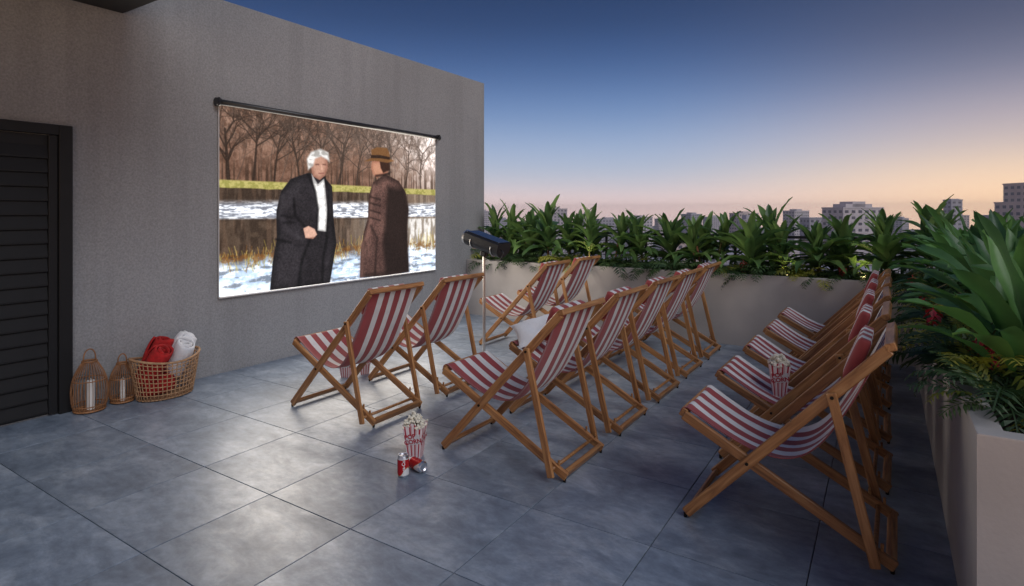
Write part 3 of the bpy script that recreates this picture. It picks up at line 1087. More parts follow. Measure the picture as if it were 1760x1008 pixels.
# ------------------------------------------------------------------ planters
def planter(name, x0, x1, y0, y1, label):
    h, th, soil = 0.80, 0.075, 0.715
    t = thing(name, label, 'planter', (x0, y0, 0))
    w, d = x1 - x0, y1 - y0
    bm = bmesh.new()
    o_ = [(0, 0), (w, 0), (w, d), (0, d)]
    n_ = [(th, th), (w - th, th), (w - th, d - th), (th, d - th)]
    ob = [bm.verts.new((x, y, -0.012)) for x, y in o_]
    ot = [bm.verts.new((x, y, h)) for x, y in o_]
    it = [bm.verts.new((x, y, h)) for x, y in n_]
    ib = [bm.verts.new((x, y, 0.5)) for x, y in n_]
    for i in range(4):
        j = (i + 1) % 4
        bm.faces.new((ob[i], ob[j], ot[j], ot[i]))
        bm.faces.new((ot[i], ot[j], it[j], it[i]))
        bm.faces.new((it[i], it[j], ib[j], ib[i]))
    bm.faces.new(ob[::-1])
    es = [e for e in bm.edges if (e.verts[0].co.z > 0.7 and e.verts[1].co.z > 0.7)]
    bmesh.ops.bevel(bm, geom=es, offset=0.005, segments=2, affect='EDGES', profile=0.7)
    link('box', to_mesh(bm, 'planter_box'), t, M['planter'])
    nx, ny = max(2, int(w / 0.12)), max(2, int(d / 0.12))
    V = []; F = []
    for i in range(nx + 1):
        for j in range(ny + 1):
            V.append((th + (w - 2 * th) * i / nx, th + (d - 2 * th) * j / ny, soil + rnd.uniform(-0.015, 0.02)))
    for i in range(nx):
        for j in range(ny):
            q = i * (ny + 1) + j
            F.append((q, q + ny + 1, q + ny + 2, q + 1))
    link('soil', pyd('soil', V, F, True), t, M['soil'])
    return t
planter('planter_box', WX + 0.003, 1.40, FY, 7.95, 'long low beige planter closing the far side of the terrace')
planter('planter_box', FX, 1.40, 2.34, FY - 0.002, 'beige planter along the right edge with its end face near the camera')

# guard rail behind the plants
def railing(name, p0, p1, label):
    a = Vector(p0); b2 = Vector(p1)
    L = (b2 - a).length
    t = thing(name, label, 'railing', p0, math.atan2(b2.y - a.y, b2.x - a.x))
    link('top_rail', box_mesh('top_rail', 0, L, -0.02, 0.02, 0.46, 0.495, 0.003), t, M['railing'])
    link('bottom_rail', box_mesh('bottom_rail', 0, L, -0.012, 0.012, 0.06, 0.085, 0.002), t, M['railing'])
    pme = box_mesh('post', -0.016, 0.016, -0.016, 0.016, -0.1, 0.46, 0.002)
    pme.materials.append(M['railing'])
    n = max(2, round(L / 0.58))
    for i in range(n + 1):
        link('post', pme, t, loc=(min(max(L * i / n, 0.02), L - 0.02), 0, 0))
    for zz in (0.17, 0.27, 0.37):
        bm = bmesh.new()
        add_tube(bm, [(0, 0, zz), (L, 0, zz)], 0.004, 6)
        link('wire', to_mesh(bm, 'wire'), t, M['railing'])
railing('guard_rail', (WX + 0.02, 7.82, 0.71), (1.34, 7.82, 0.71), 'black guard rail with posts behind the far plants')
railing('guard_rail', (1.31, 2.45, 0.71), (1.31, 7.76, 0.71), 'black guard rail along the outer edge of the right planter')

# ------------------------------------------------------------------ plants
def leaf_mesh(L, W, a0, bend, fold, seed, petiole=0.0, nseg=9, wave=0.006):
    """arched blade growing along +X/+Z, a0 = start angle from vertical, bend = total curl (deg)"""
    r_ = random.Random(seed)
    V = []; F = []
    x = z = 0.0
    ds = (L + petiole) / (nseg + 3)
    pts = []
    tot = nseg + 3
    for i in range(tot + 1):
        f = i / tot
        a = R(a0 + bend * f ** 1.4)
        pts.append((x, z, a, f))
        x += math.sin(a) * ds
        z += math.cos(a) * ds
    side = r_.uniform(-0.06, 0.06) * L
    pf = petiole / (L + petiole) if petiole else 0.0
    for (x, z, a, f) in pts:
        g = max(0.0, (f - pf) / (1 - pf))
        w = W * 0.5 * (math.sin(math.pi * min(1, g ** 0.72)) ** 0.75 if g > 0 else 0) + (0.006 if f < 0.98 else 0.0008)
        nx, nz = -math.cos(a), math.sin(a)
        lift = w * fold
        wv = wave * math.sin(f * 17 + seed) * (1 if g > 0 else 0)
        yo = side * f * f
        for s_ in (-1, -0.5, 0, 0.5, 1):
            lf_ = lift * (abs(s_) ** 1.5)
            V.append((x + nx * (lf_ + wv * s_), yo + s_ * w, z + nz * (lf_ + wv * s_)))
    for i in range(tot):
        for j in range(4):
            q = i * 5 + j
            F.append((q, q + 1, q + 6, q + 5))
    return pyd('leaf', V, F, True)

CANE = {}
for kind, (a0, bd) in {'up': (6, 30), 'mid': (30, 62), 'low': (58, 75)}.items():
    CANE[kind] = []
    for s_ in range(4):
        r_ = random.Random(s_ + 100)
        me = leaf_mesh(r_.uniform(0.40, 0.52), r_.uniform(0.078, 0.105), a0 + r_.uniform(-5, 6), bd + r_.uniform(-14, 18), 0.45, s_ + len(kind) * 7)
        me.materials.append(M['leaf'])
        CANE[kind].append(me)
BIG = {}
for kind, (a0, bd, pt) in {'up': (3, 34, 0.34), 'mid': (16, 78, 0.34), 'low': (34, 96, 0.26)}.items():
    BIG[kind] = []
    for s_ in range(5):
        r_ = random.Random(s_ + 300)
        me = leaf_mesh(r_.uniform(0.44, 0.62), r_.uniform(0.085, 0.125), a0 + r_.uniform(-4, 8), bd + r_.uniform(-25, 25), 0.38, s_ + len(kind) * 11, pt, 12, 0.013)
        me.materials.append(M['bigleaf'])
        BIG[kind].append(me)

def bract_mesh(seed, L=0.16):
    """hanging flower spike of paired red bracts"""
    r_ = random.Random(seed)
    bm = bmesh.new()
    add_tube(bm, [(0, 0, 0.015), (0.004, 0, 0), (0, 0.003, -L * 0.5), (0.004, 0, -L)], 0.003, 6)
    n = 22
    for i in range(n):
        z = -L * i / n
        a = i * 2.4 + r_.uniform(-0.3, 0.3)
        ln = 0.052 * (1 - 0.5 * i / n)
        c, s_ = math.cos(a), math.sin(a)
        p0 = Vector((0, 0, z)); tip = Vector((c * ln, s_ * ln, z - ln * 0.75)); sd_ = Vector((-s_, c, 0)) * ln * 0.34
        midp = p0.lerp(tip, 0.5) + Vector((c, s_, 0.6)) * 0.008
        v_ = [bm.verts.new(p) for p in (p0, midp + sd_, tip, midp - sd_, midp - Vector((0, 0, 0.012)))]
        bm.faces.new((v_[0], v_[1], v_[2], v_[3]))
        bm.faces.new((v_[0], v_[4], v_[1])); bm.faces.new((v_[1], v_[4], v_[2]))
        bm.faces.new((v_[2], v_[4], v_[3])); bm.faces.new((v_[3], v_[4], v_[0]))
    return to_mesh(bm, 'flower')
BR = [bract_mesh(i) for i in range(3)]
for b_ in BR:
    b_.materials.append(M['bract'])

def cane_plant(x, y, h, label, group, n=26, seed=0, sc=1.0, red=False, flower=None):
    r_ = random.Random(seed)
    t = thing('cane_plant', label, 'plant', (x, y, 0.70), r_.uniform(0, 6.28), group)
    t.rotation_euler = (r_.uniform(-0.12, 0.12), r_.uniform(-0.12, 0.12), t.rotation_euler.z)
    bm = bmesh.new()
    for q in range(r_.choice((1, 2, 2))):
        dx, dy = (0, 0) if q == 0 else (r_.uniform(-0.05, 0.05), r_.uniform(-0.05, 0.05))
        add_tube(bm, [(dx * 2, dy * 2, -0.02), (dx * 1.4, dy * 1.4, h * 0.5), (dx, dy, h)], [0.016, 0.013, 0.010], 7)
    link('stem', to_mesh(bm, 'stem', True), t, M['redstem'] if red else M['stem'])
    for i in range(n):
        f = i / (n - 1)
        kind = 'up' if f > 0.70 else ('mid' if f > 0.32 else 'low')
        o = link('leaf', r_.choice(CANE[kind]), t)
        o.location = (0, 0, h * (0.50 + 0.50 * f))
        o.rotation_euler = (r_.uniform(-0.12, 0.12), r_.uniform(-0.12, 0.12), i * 2.4 + r_.uniform(-0.35, 0.35))
        s_ = sc * r_.uniform(0.8, 1.1)
        o.scale = (s_, s_, s_)
    if flower:
        o = link('flower', r_.choice(BR), t)
        o.rotation_euler = (0, 0, 0)
        o.location = Matrix.Rotation(-t.rotation_euler.z, 3, 'Z') @ Vector(flower)
    return t

def big_plant(x, y, label, n=13, seed=0, sc=1.0, flowers=()):
    r_ = random.Random(seed)
    t = thing('broad_leaf_plant', label, 'plant', (x, y, 0.69), r_.uniform(0, 6.28), 'broad leaved plants in the right planter')
    for i in range(n):
        f = i / (n - 1)
        kind = 'up' if f > 0.66 else ('mid' if f > 0.25 or y < 3.3 else 'low')
        o = link('leaf', r_.choice(BIG[kind]), t)
        a = i * 2.4 + r_.uniform(-0.4, 0.4)
        rr_ = 0.05 * r_.random()
        o.location = (rr_ * math.cos(a), rr_ * math.sin(a), 0)
        o.rotation_euler = (r_.uniform(-0.1, 0.1), r_.uniform(-0.1, 0.1), a)
        s_ = sc * r_.uniform(0.82, 1.08)
        o.scale = (s_, s_, s_)
    for fl in flowers:
        lp = Matrix.Rotation(-t.rotation_euler.z, 3, 'Z') @ (Vector(fl) - Vector((x, y, 0.69)))
        o = link('flower', r_.choice(BR), t)
        o.location = lp
        bm = bmesh.new()
        add_tube(bm, [(0, 0, 0.0), (lp.x * 0.25, lp.y * 0.25, lp.z * 0.8), (lp.x * 0.7, lp.y * 0.7, lp.z + 0.09), (lp.x, lp.y, lp.z + 0.01)], [0.007, 0.006, 0.004, 0.003], 6)
        link('flower_stalk', to_mesh(bm, 'flower_stalk', True), t, M['stem'])
    return t

def frond_mesh(L, seed, droop=70, a0=35):
    r_ = random.Random(seed)
    V = []; F = []
    n = 13
    x = z = 0.0
    pts = []
    for i in range(n + 1):
        f = i / n
        a = R(a0 + droop * f)
        pts.append(Vector((x, 0, z)))
        x += math.sin(a) * L / n
        z += math.cos(a) * L / n
    for i in range(n):
        d = (pts[i + 1] - pts[i])
        w = Vector((0, 0.0028, 0))
        q = len(V)
        V += [pts[i] - w, pts[i] + w, pts[i + 1] + w, pts[i + 1] - w]
        F.append((q, q + 1, q + 2, q + 3))
        if i < 2:
            continue
        f = i / n
        ll = L * 0.30 * math.sin(math.pi * (0.18 + 0.76 * f)) * r_.uniform(0.85, 1.1)
        dn = d.normalized()
        up = Vector((-dn.z, 0, dn.x))
        for s_ in (-1, 1):
            out = (Vector((0, s_, 0)) * 0.86 + dn * 0.62 - up * r_.uniform(-0.1, 0.25)).normalized()
            sd_ = dn * ll * 0.13
            p0 = pts[i] + d * r_.uniform(0, 0.5)
            mid = p0 + out * ll * 0.5 + up * ll * 0.07
            q = len(V)
            V += [p0, mid - sd_, p0 + out * ll - up * ll * 0.1, mid + sd_]
            F.append((q, q + 1, q + 2, q + 3))
    return pyd('frond', V, F, False)
FR = {}
for nm, mt in (('green', 'fern'), ('yellow', 'fernyellow')):
    FR[nm] = []
    for s_ in range(5):
        me = frond_mesh(0.24 + 0.035 * s_, s_, 60 + 18 * s_, 25 + 6 * (s_ % 3))
        me.materials.append(M[mt])
        FR[nm].append(me)

def fern(x, y, label, group, n=15, seed=0, sc=1.0, yellow=0.0, z=0.70):
    r_ = random.Random(seed)
    t = thing('fern', label, 'fern', (x, y, z), 0, group)
    for i in range(n):
        me = r_.choice(FR['yellow' if r_.random() < yellow else 'green'])
        o = link('frond', me, t)
        a = i * 2.4 + r_.uniform(-0.4, 0.4)
        o.rotation_euler = (r_.uniform(-0.25, 0.25), r_.uniform(-0.35, 0.3), a)
        s_ = sc * r_.uniform(0.75, 1.2)
        o.scale = (s_, s_, s_)
        o.location = (0.03 * math.cos(a), 0.03 * math.sin(a), r_.uniform(0, 0.05))
    return t

GF = 'cane plants in the far planter'
LF = 'tall cane plant with strap leaves in the far planter'
# far row, left to right along the planter
for i in range(17):
    x = -5.02 + i * 0.335 + rnd.uniform(-0.07, 0.07)
    cane_plant(x, 7.22 + rnd.uniform(-0.12, 0.2), rnd.uniform(0.30, 0.52), ORD[i] + ' tall cane plant from the wall, in the front of the far planter', GF,
               n=rnd.choice((24, 28, 32, 36)), seed=i + 20, sc=rnd.uniform(0.86, 1.2), red=i % 3 == 0,
               flower=((-0.04, -0.2, 0.22) if i in (11, 14) else None))
for i in range(12):
    cane_plant(-4.85 + i * 0.48 + rnd.uniform(-0.12, 0.12), 7.58, rnd.uniform(0.22, 0.5), ORD[i] + ' cane plant from the wall in the back line by the guard rail', GF,
               n=26, seed=i + 60, sc=rnd.uniform(0.85, 1.15))
# right planter
bx_ = [(0.50, 3.02), (0.86, 3.35), (0.56, 3.62), (0.98, 3.95), (0.60, 4.22), (0.95, 4.62), (0.60, 4.85), (0.98, 5.30),
       (0.62, 5.50), (0.95, 5.95), (0.60, 6.15), (0.92, 6.55), (0.62, 7.0), (1.0, 7.3)]
LB = 'tall glossy broad-leaved plant in the middle of the right planter'
for i, (x, y) in enumerate(bx_):
    lab = ORD[i] + ' broad-leaved plant from the near end of the right planter'
    if i == 0:
        lab = 'nearest broad-leaved plant in the right planter, red flower spikes below it'
    elif i == 12:
        lab = 'broad-leaved plant in the corner where the two planters meet'
    big_plant(x, y, lab, n=24, seed=i + 5, sc=0.84 if y < 3.5 else (0.92 if y < 5 else 0.98),
              flowers={0: ((0.36, 3.02, 0.99), (0.33, 3.18, 0.95)), 2: ((0.21, 3.72, 1.00),), 4: ((0.22, 4.5, 0.98),), 10: ((0.19, 5.95, 0.95),)}.get(i, ()))
GN = 'low dark ferns under the far plants'
LN = 'low dark green fern at the foot of the far plants'
for i in range(26):
    x = -4.98 + i * 0.22
    yl = 0.85 if i in (6, 19) else (0.25 if i % 5 == 0 else 0.0)
    fern(x, 7.05 + rnd.uniform(-0.03, 0.07), ORD[i] + ' low fern from the wall under the far cane plants', GN, n=20, seed=i + 200, sc=rnd.uniform(0.95, 1.25), yellow=yl)
GR = 'ferns spilling over the right planter'
LR = 'green fern spilling over the inner edge of the right planter'
for i in range(15):
    y = 2.72 + i * 0.285
    yl = 0.85 if i in (3, 6, 11) else (0.3 if i % 3 == 1 else 0.12)
    lab = ORD[i] + (' green fern' if yl < 0.5 else ' fern, yellow-leaved,') + ' from the near end spilling over the right planter edge'
    fern(0.345 + rnd.uniform(-0.02, 0.05), y, lab, GR, n=24, seed=i + 400, sc=rnd.uniform(0.85, 1.15), yellow=yl, z=0.765)
for i in range(9):
    fern(0.66 + rnd.uniform(-0.05, 0.1), 2.75 + i * 0.45, ORD[i] + ' dark fern from the near end between the broad-leaved plants',
         'ferns between the broad leaved plants', n=14, seed=i + 500, sc=0.95, yellow=0.05)

# ------------------------------------------------------------------ projector on its pole
KX, KY = -3.36, 4.72
st = thing('pole_stand', 'slim steel pole standing between the front row chairs', 'stand', (KX, KY, 0))
bm = bmesh.new(); add_lathe(bm, [(0.14, 0.0), (0.14, 0.012), (0.05, 0.02), (0.022, 0.03)], 28)
link('base', to_mesh(bm, 'base'), st, M['chrome'])
bm = bmesh.new(); add_lathe(bm, [(0.015, 0.025), (0.015, 0.62), (0.013, 0.621), (0.013, 1.075)], 16)
link('pole', to_mesh(bm, 'pole', False), st, M['chrome'])
bm = bmesh.new(); add_lathe(bm, [(0.02, 0.60), (0.02, 0.64)], 16)
link('collar', to_mesh(bm, 'collar'), st, M['chrome'])
pj = thing('projector', 'black film projector tilted up on the slim pole', 'projector', (KX, KY, 1.075))
pj.rotation_euler = (0, R(16), 0)
bm = bmesh.new()
# body: rounded trough with a flat glossy lid, long axis toward the screen
prof = []
for k in range(13):
    a = math.pi + math.pi * k / 12
    prof.append((0.115 * math.cos(a), 0.125 + 0.095 * math.sin(a)))
prof += [(0.115, 0.165), (0.10, 0.18), (-0.10, 0.18), (-0.115, 0.165)]
A = [bm.verts.new((-0.21, y, z)) for y, z in prof]
B = [bm.verts.new((0.21, y, z)) for y, z in prof]
n = len(prof)
for i in range(n):
    bm.faces.new((A[i], A[(i + 1) % n], B[(i + 1) % n], B[i]))
bm.faces.new(A); bm.faces.new(B[::-1])
bmesh.ops.recalc_face_normals(bm, faces=bm.faces)
link('body', to_mesh(bm, 'body'), pj, M['black'])
link('lid', box_mesh('lid', -0.195, 0.2, -0.098, 0.098, 0.1805, 0.188, 0.003), pj, M['blackgloss'])
bm = bmesh.new(); add_lathe(bm, [(0.07, 0.0), (0.072, 0.05), (0.06, 0.05), (0.045, 0.02)], 24)
bmesh.ops.rotate(bm, verts=bm.verts, cent=(0, 0, 0), matrix=Matrix.Rotation(R(-90), 3, 'Y'))
link('lens_hood', to_mesh(bm, 'lens_hood', False), pj, M['chrome'], loc=(-0.212, 0, 0.105))
for xx in (-0.12, 0.13):
    bm = bmesh.new()
    pts = [(xx, 0.121 * math.cos(a), 0.125 + 0.101 * math.sin(a)) for a in np.linspace(math.pi, 2 * math.pi, 13)]
    add_tube(bm, pts, 0.005, 6)
    link('strap', to_mesh(bm, 'strap', True), pj, M['chrome'])
link('mount', box_mesh('mount', -0.03, 0.03, -0.03, 0.03, -0.02, 0.032, 0.004), pj, M['black'])
bm = bmesh.new()
add_tube(bm, [(0.215, -0.06, 0.12), (0.26, -0.065, 0.10), (0.25, -0.07, 0.03), (0.13, -0.05, -0.02), (0.02, -0.02, -0.03)], 0.006, 6)
link('cable', to_mesh(bm, 'cable', True), pj, M['black'])

# ------------------------------------------------------------------ popcorn boxes
def carton_mesh(h=0.205, wb=0.036, wt=0.060):
    bm = bmesh.new()
    n = 12
    for f in range(4):
        Rm = Matrix.Rotation(f * math.pi / 2, 3, 'Z')
        for i in range(n):
            f0, f1 = i / n * 2 - 1, (i + 1) / n * 2 - 1
            # scalloped upper edge
            def hz(ff):
                return h + 0.012 * math.cos(ff * math.pi * 1.5)
            vv = [Vector((f0 * wb, -wb, 0.001)), Vector((f1 * wb, -wb, 0.001)), Vector((f1 * wt, -wt, hz(f1))), Vector((f0 * wt, -wt, hz(f0)))]
            fc = bm.faces.new([bm.verts.new(Rm @ q) for q in vv])
            fc.material_index = 1 if i in (1, 4, 7, 10) else 0
            if i in (2, 5, 8):   # thin pin stripe inside the white band
                a = f0 + (f1 - f0) * 0.45; b2 = f0 + (f1 - f0) * 0.62
                vv = [Vector((a * wb, -wb - 0.0007, 0.002)), Vector((b2 * wb, -wb - 0.0007, 0.002)), Vector((b2 * wt, -wt - 0.0007, h)), Vector((a * wt, -wt - 0.0007, h))]
                fc = bm.faces.new([bm.verts.new(Rm @ q) for q in vv])
                fc.material_index = 1
    fc = bm.faces.new([bm.verts.new(p) for p in ((-wb, wb, 0.002), (wb, wb, 0.002), (wb, -wb, 0.002), (-wb, -wb, 0.002))])
    me = to_mesh(bm, 'carton')
    me.materials.append(M['card_white']); me.materials.append(M['card_red'])
    return me

def kernels_mesh(seed, z0=0.185, wt=0.056):
    r_ = random.Random(seed)
    bm = bmesh.new()
    for i in range(150):
        x, y = r_.uniform(-wt, wt), r_.uniform(-wt, wt)
        top = 0.062 * max(0, 1 - (max(abs(x), abs(y)) / wt) ** 2.2)
        z = z0 + r_.uniform(0.2, 1.0) * top + r_.uniform(0, 0.012)
        for q in range(3):
            rr_ = r_.uniform(0.005, 0.0095)
            mt = Matrix.Translation((x + r_.uniform(-0.006, 0.006), y + r_.uniform(-0.006, 0.006), z + r_.uniform(-0.005, 0.006))) @ Euler((r_.random() * 3, r_.random() * 3, 0)).to_matrix().to_4x4()
            bmesh.ops.create_icosphere(bm, subdivisions=1, radius=rr_, matrix=mt @ Matrix.Diagonal((1, r_.uniform(0.7, 1.1), r_.uniform(0.6, 1), 1)))
    me = to_mesh(bm, 'popcorn', True)
    me.materials.append(M['popcorn'])
    return me

def text_mesh(s, size, name, bold=0.0):
    cu = bpy.data.curves.new(name, 'FONT')
    cu.body = s
    cu.size = size
    cu.align_x = 'CENTER'
    cu.offset = bold
    o = bpy.data.objects.new(name + '_tmp', cu)
    COL.objects.link(o)
    dg = bpy.context.evaluated_depsgraph_get()
    me = bpy.data.meshes.new_from_object(o.evaluated_get(dg))
    bpy.data.objects.remove(o)
    bpy.data.curves.remove(cu)
    return me

CARTON = carton_mesh()
POP = text_mesh('POP', 0.036, 'lettering', 0.0012); POP.materials.append(M['card_red'])
CORN = text_mesh('CORN', 0.036, 'lettering', 0.0012); CORN.materials.append(M['card_red'])
def popcorn(loc, rotz, label, seed, sc=1.0):
    t = thing('popcorn_box', label, 'popcorn box', loc, rotz, 'striped popcorn boxes')
    t.scale = (sc, sc, sc)
    link('carton', CARTON, t)
    link('popcorn', kernels_mesh(seed), t, kind='stuff')
    tilt = math.atan2(0.060 - 0.036, 0.205)
    for f in range(2):
        a = f * math.pi / 2
        Rz = Matrix.Rotation(a, 3, 'Z')
        # white plate behind the slanted words
        bm = bmesh.new()
        def on_face(x, z, off):
            w = 0.036 + 0.024 * z / 0.205
            return Rz @ Vector((x, -w - off, z))
        q = [(-0.043, 0.135), (0.043, 0.155), (0.043, 0.098), (-0.02, 0.086), (-0.043, 0.112)]
        bm.faces.new([bm.verts.new(on_face(x, z, 0.0014)) for x, z in q])
        me = to_mesh(bm, 'word_plate'); me.materials.append(M['can_white'])
        link('word_plate', me, t)
        for wme, x, z in ((POP, -0.013, 0.125), (CORN, 0.004, 0.097)):
            o = link('lettering', wme, t)
            mt = Matrix.Translation(on_face(x, z, 0.0024)).to_4x4() @ (Rz @ Matrix.Rotation(R(90) + tilt, 3, 'X') @ Matrix.Rotation(R(12), 3, 'Z')).to_4x4()
            o.matrix_basis = mt
    return t
def flr(px, py):
    d = 1.5 * 1000.4 / (py - 364)
    l = (px - 880) / 1000.4 * d
    s_, c_ = math.sin(YAW), math.cos(YAW)
    return (-s_ * d + c_ * l, c_ * d + s_ * l, 0.0)
p = flr(714, 786)
popcorn(p, R(24), 'popcorn box standing on the floor behind two soda cans', 1, 1.05)
popcorn((-4.12, 3.64, 0), R(20), 'popcorn box on the floor under the nearest front row chair', 2, 1.05)
popcorn((-4.06, 3.80, 0), R(48), 'popcorn box on the floor half hidden by the front row chair, right of another', 3, 1.05)
popcorn((-0.555, 3.93, 0.362), R(14), 'popcorn box on the seat of a deck chair in the planter row', 4, 1.0)

# ------------------------------------------------------------------ soda cans
def can_parts(t):
    r = 0.033
    seg = 48
    bm = bmesh.new()
    prof = [(0.024, 0.0), (0.030, 0.006), (r, 0.012), (r, 0.105), (0.0285, 0.118), (0.0285, 0.122)]
    V = []
    def wave(a):      # height of the white wave round the can
        return 0.030 + 0.022 * math.sin(a * 2 + 0.6)
    rows = [0.012, 'w0', 'w1', 0.1, 0.105]
    for k in range(seg + 1):
        a = 2 * math.pi * k / seg
        w = wave(a)
        zs = [0.012, w, w + 0.004, 0.1, 0.105]
        V.append([bm.verts.new((r * math.cos(a), r * math.sin(a), z)) for z in zs])
    mats = [1, 2, 0, 1]
    for k in range(seg):
        for j in range(4):
            f = bm.faces.new((V[k][j], V[k + 1][j], V[k + 1][j + 1], V[k][j + 1]))
            f.material_index = mats[j]
            f.smooth = True
    me = to_mesh(bm, 'can_body')
    for mm in ('can_red', 'can_white', 'can_gold'):
        me.materials.append(M[mm])
    link('can_body', me, t)
    bm = bmesh.new(); add_lathe(bm, [(r - 0.0002, 0.105), (0.0285, 0.117), (0.0285, 0.122), (0.0265, 0.122), (0.0255, 0.117)], 32)
    link('lid', to_mesh(bm, 'lid'), t, M['alu'])
    bm = bmesh.new(); add_lathe(bm, [(0.016, 0.006), (0.023, 0.0), (0.026, 0.001), (r - 0.0002, 0.012)], 32)
    link('can_bottom', to_mesh(bm, 'can_bottom'), t, M['alu'])
    bm = bmesh.new(); add_tube(bm, [(0.012 + 0.008 * math.cos(a), 0.006 * math.sin(a), 0.1195) for a in np.linspace(0, 2 * math.pi, 12, endpoint=False)], 0.0018, 6, closed=True)
    link('pull_tab', to_mesh(bm, 'pull_tab'), t, M['alu'])
    for q, a0 in enumerate((0.0, math.pi)):
        me = text_mesh('Coca-Cola', 0.024, 'lettering', 0.0006)
        for v_ in me.vertices:
            x, y = v_.co.x, v_.co.y
            a = a0 - y / r
            v_.co = ((r + 0.0009) * math.cos(a), (r + 0.0009) * math.sin(a), 0.062 + x)
        me.materials.append(M['can_white'])
        link('lettering', me, t)
GC = 'soda cans beside the popcorn'
p = flr(693, 818)
c1 = thing('soda_can', 'upright red soda can left of the fallen one', 'soda can', p, R(-30), GC)
can_parts(c1)
p = flr(728, 814)
c2 = thing('soda_can', 'red soda can lying on its side in front of the popcorn box', 'soda can', (p[0], p[1], 0.034), 0, GC)
can_parts(c2)
# axis in the floor plane, its base end toward the camera
c2.rotation_euler = (Matrix.Rotation(R(168), 3, 'Z') @ Matrix.Rotation(R(90), 3, 'Y') @ Matrix.Rotation(R(40), 3, 'Z')).to_euler()

# ------------------------------------------------------------------ white cushion on a chair of the middle row
def cushion_mesh(w=0.185, h=0.150, t=0.055):
    V = []; F = []
    n = 22
    for s_ in (1, -1):
        for i in range(n + 1):
            for j in range(n + 1):
                a = i / n * 2 - 1; b2 = j / n * 2 - 1
                pin = 1 - 0.13 * (1 - a * a) * abs(b2) ** 3
                pin2 = 1 - 0.13 * (1 - b2 * b2) * abs(a) ** 3
                th = t * max(0.0, (1 - abs(a) ** 2.6) * (1 - abs(b2) ** 2.6)) ** 0.55
                dent = 1 - 0.45 * math.exp(-((a - 0.1) ** 2 + (b2 + 0.1) ** 2) * 6)
                wr = 0.004 * math.sin(7 * a + 4 * b2) * (1 - a * a)
                V.append((a * w * pin2, b2 * h * pin, s_ * th * dent + wr))
    S = (n + 1) ** 2
    for i in range(n):
        for j in range(n):
            q = i * (n + 1) + j
            F.append((q, q + n + 1, q + n + 2, q + 1))
            F.append((S + q, S + q + 1, S + q + n + 2, S + q + n + 1))
    return pyd('cushion', V, F, True)
cu = tag(link('cushion', cushion_mesh(), mat=M['whitecloth']), 'white cushion lying on the seat of a middle row deck chair', 'cushion')
cu.location = (-2.235, 3.84, 0.595)
cu.rotation_euler = (Matrix.Rotation(R(33), 3, Vector((math.cos(YAW), math.sin(YAW), 0))) @ Matrix.Rotation(R(-12), 3, 'Y') @ Matrix.Rotation(YAW + R(14), 3, 'Z')).to_euler()

# ------------------------------------------------------------------ lanterns, candles, basket
def lantern(loc, Rr, H, label):
    t = thing('rattan_lantern', label, 'lantern', loc, 0, 'rattan lanterns by the door')
    kn = [(0, 0.84), (0.15, 0.95), (0.35, 1.0), (0.55, 0.96), (0.72, 0.83), (0.88, 0.60), (1.0, 0.38)]
    def rad(f):
        for (f0, r0), (f1, r1) in zip(kn, kn[1:]):
            if f <= f1 + 1e-6:
                return Rr * (r0 + (r1 - r0) * (f - f0) / (f1 - f0))
        return Rr * kn[-1][1]
    n = 32
    for k in range(n):
        a = 2 * math.pi * k / n
        bm = bmesh.new()
        add_tube(bm, [(rad(i / 12) * math.cos(a), rad(i / 12) * math.sin(a), 0.012 + H * 0.80 * i / 12) for i in range(13)], 0.0025, 5)
        link('rib', to_mesh(bm, 'rib', True), t, M['rattan'])
    for f, rr_ in ((0.0, 0.007), (0.10, 0.004), (0.62, 0.004), (1.0, 0.008)):
        bm = bmesh.new()
        rd = rad(f)
        add_tube(bm, [(rd * math.cos(a), rd * math.sin(a), 0.012 + H * 0.80 * f) for a in np.linspace(0, 2 * math.pi, 28, endpoint=False)], rr_, 6, closed=True)
        link('ring', to_mesh(bm, 'ring', True), t, M['rattan'])
    bm = bmesh.new(); add_lathe(bm, [(Rr * 0.78, 0.004), (Rr * 0.78, 0.014)], 24)
    link('base', to_mesh(bm, 'base'), t, M['rattan'])
    bm = bmesh.new()
    rd = rad(1.0)
    zt = 0.012 + H * 0.80
    add_tube(bm, [(0, rd * math.cos(a) * 0.9, zt + H * 0.2 * math.sin(a) ** 0.7 if math.sin(a) > 0 else zt) for a in np.linspace(0, math.pi, 15)], 0.005, 6)
    link('handle', to_mesh(bm, 'handle', True), t, M['rattan'])
def candle(loc, r, h, label):
    t = thing('candle', label, 'candle', loc, 0, 'candles in the lanterns')
    bm = bmesh.new(); add_lathe(bm, [(r, 0), (r, h - 0.003), (r * 0.93, h), (r * 0.5, h - 0.004), (0.004, h - 0.004)], 20)
    link('wax', to_mesh(bm, 'wax', False), t, M['wax'])
    bm = bmesh.new(); add_tube(bm, [(0, 0, h - 0.006), (0.002, 0, h + 0.018)], 0.0022, 6)
    link('wick', to_mesh(bm, 'wick'), t, M['wax'])
l1 = (WX + 0.135, 1.975, 0); l2 = (WX + 0.12, 2.205, 0)
lantern(l1, 0.118, 0.45, 'larger rattan cage lantern next to the door frame')
lantern(l2, 0.092, 0.365, 'smaller rattan cage lantern between the big one and the basket')
candle((l1[0] + 0.02, l1[1] - 0.0, 0.015), 0.026, 0.215, 'white pillar candle inside the larger lantern')
candle((l2[0] + 0.01, l2[1] + 0.0, 0.015), 0.020, 0.165, 'white pillar candle inside the smaller lantern')

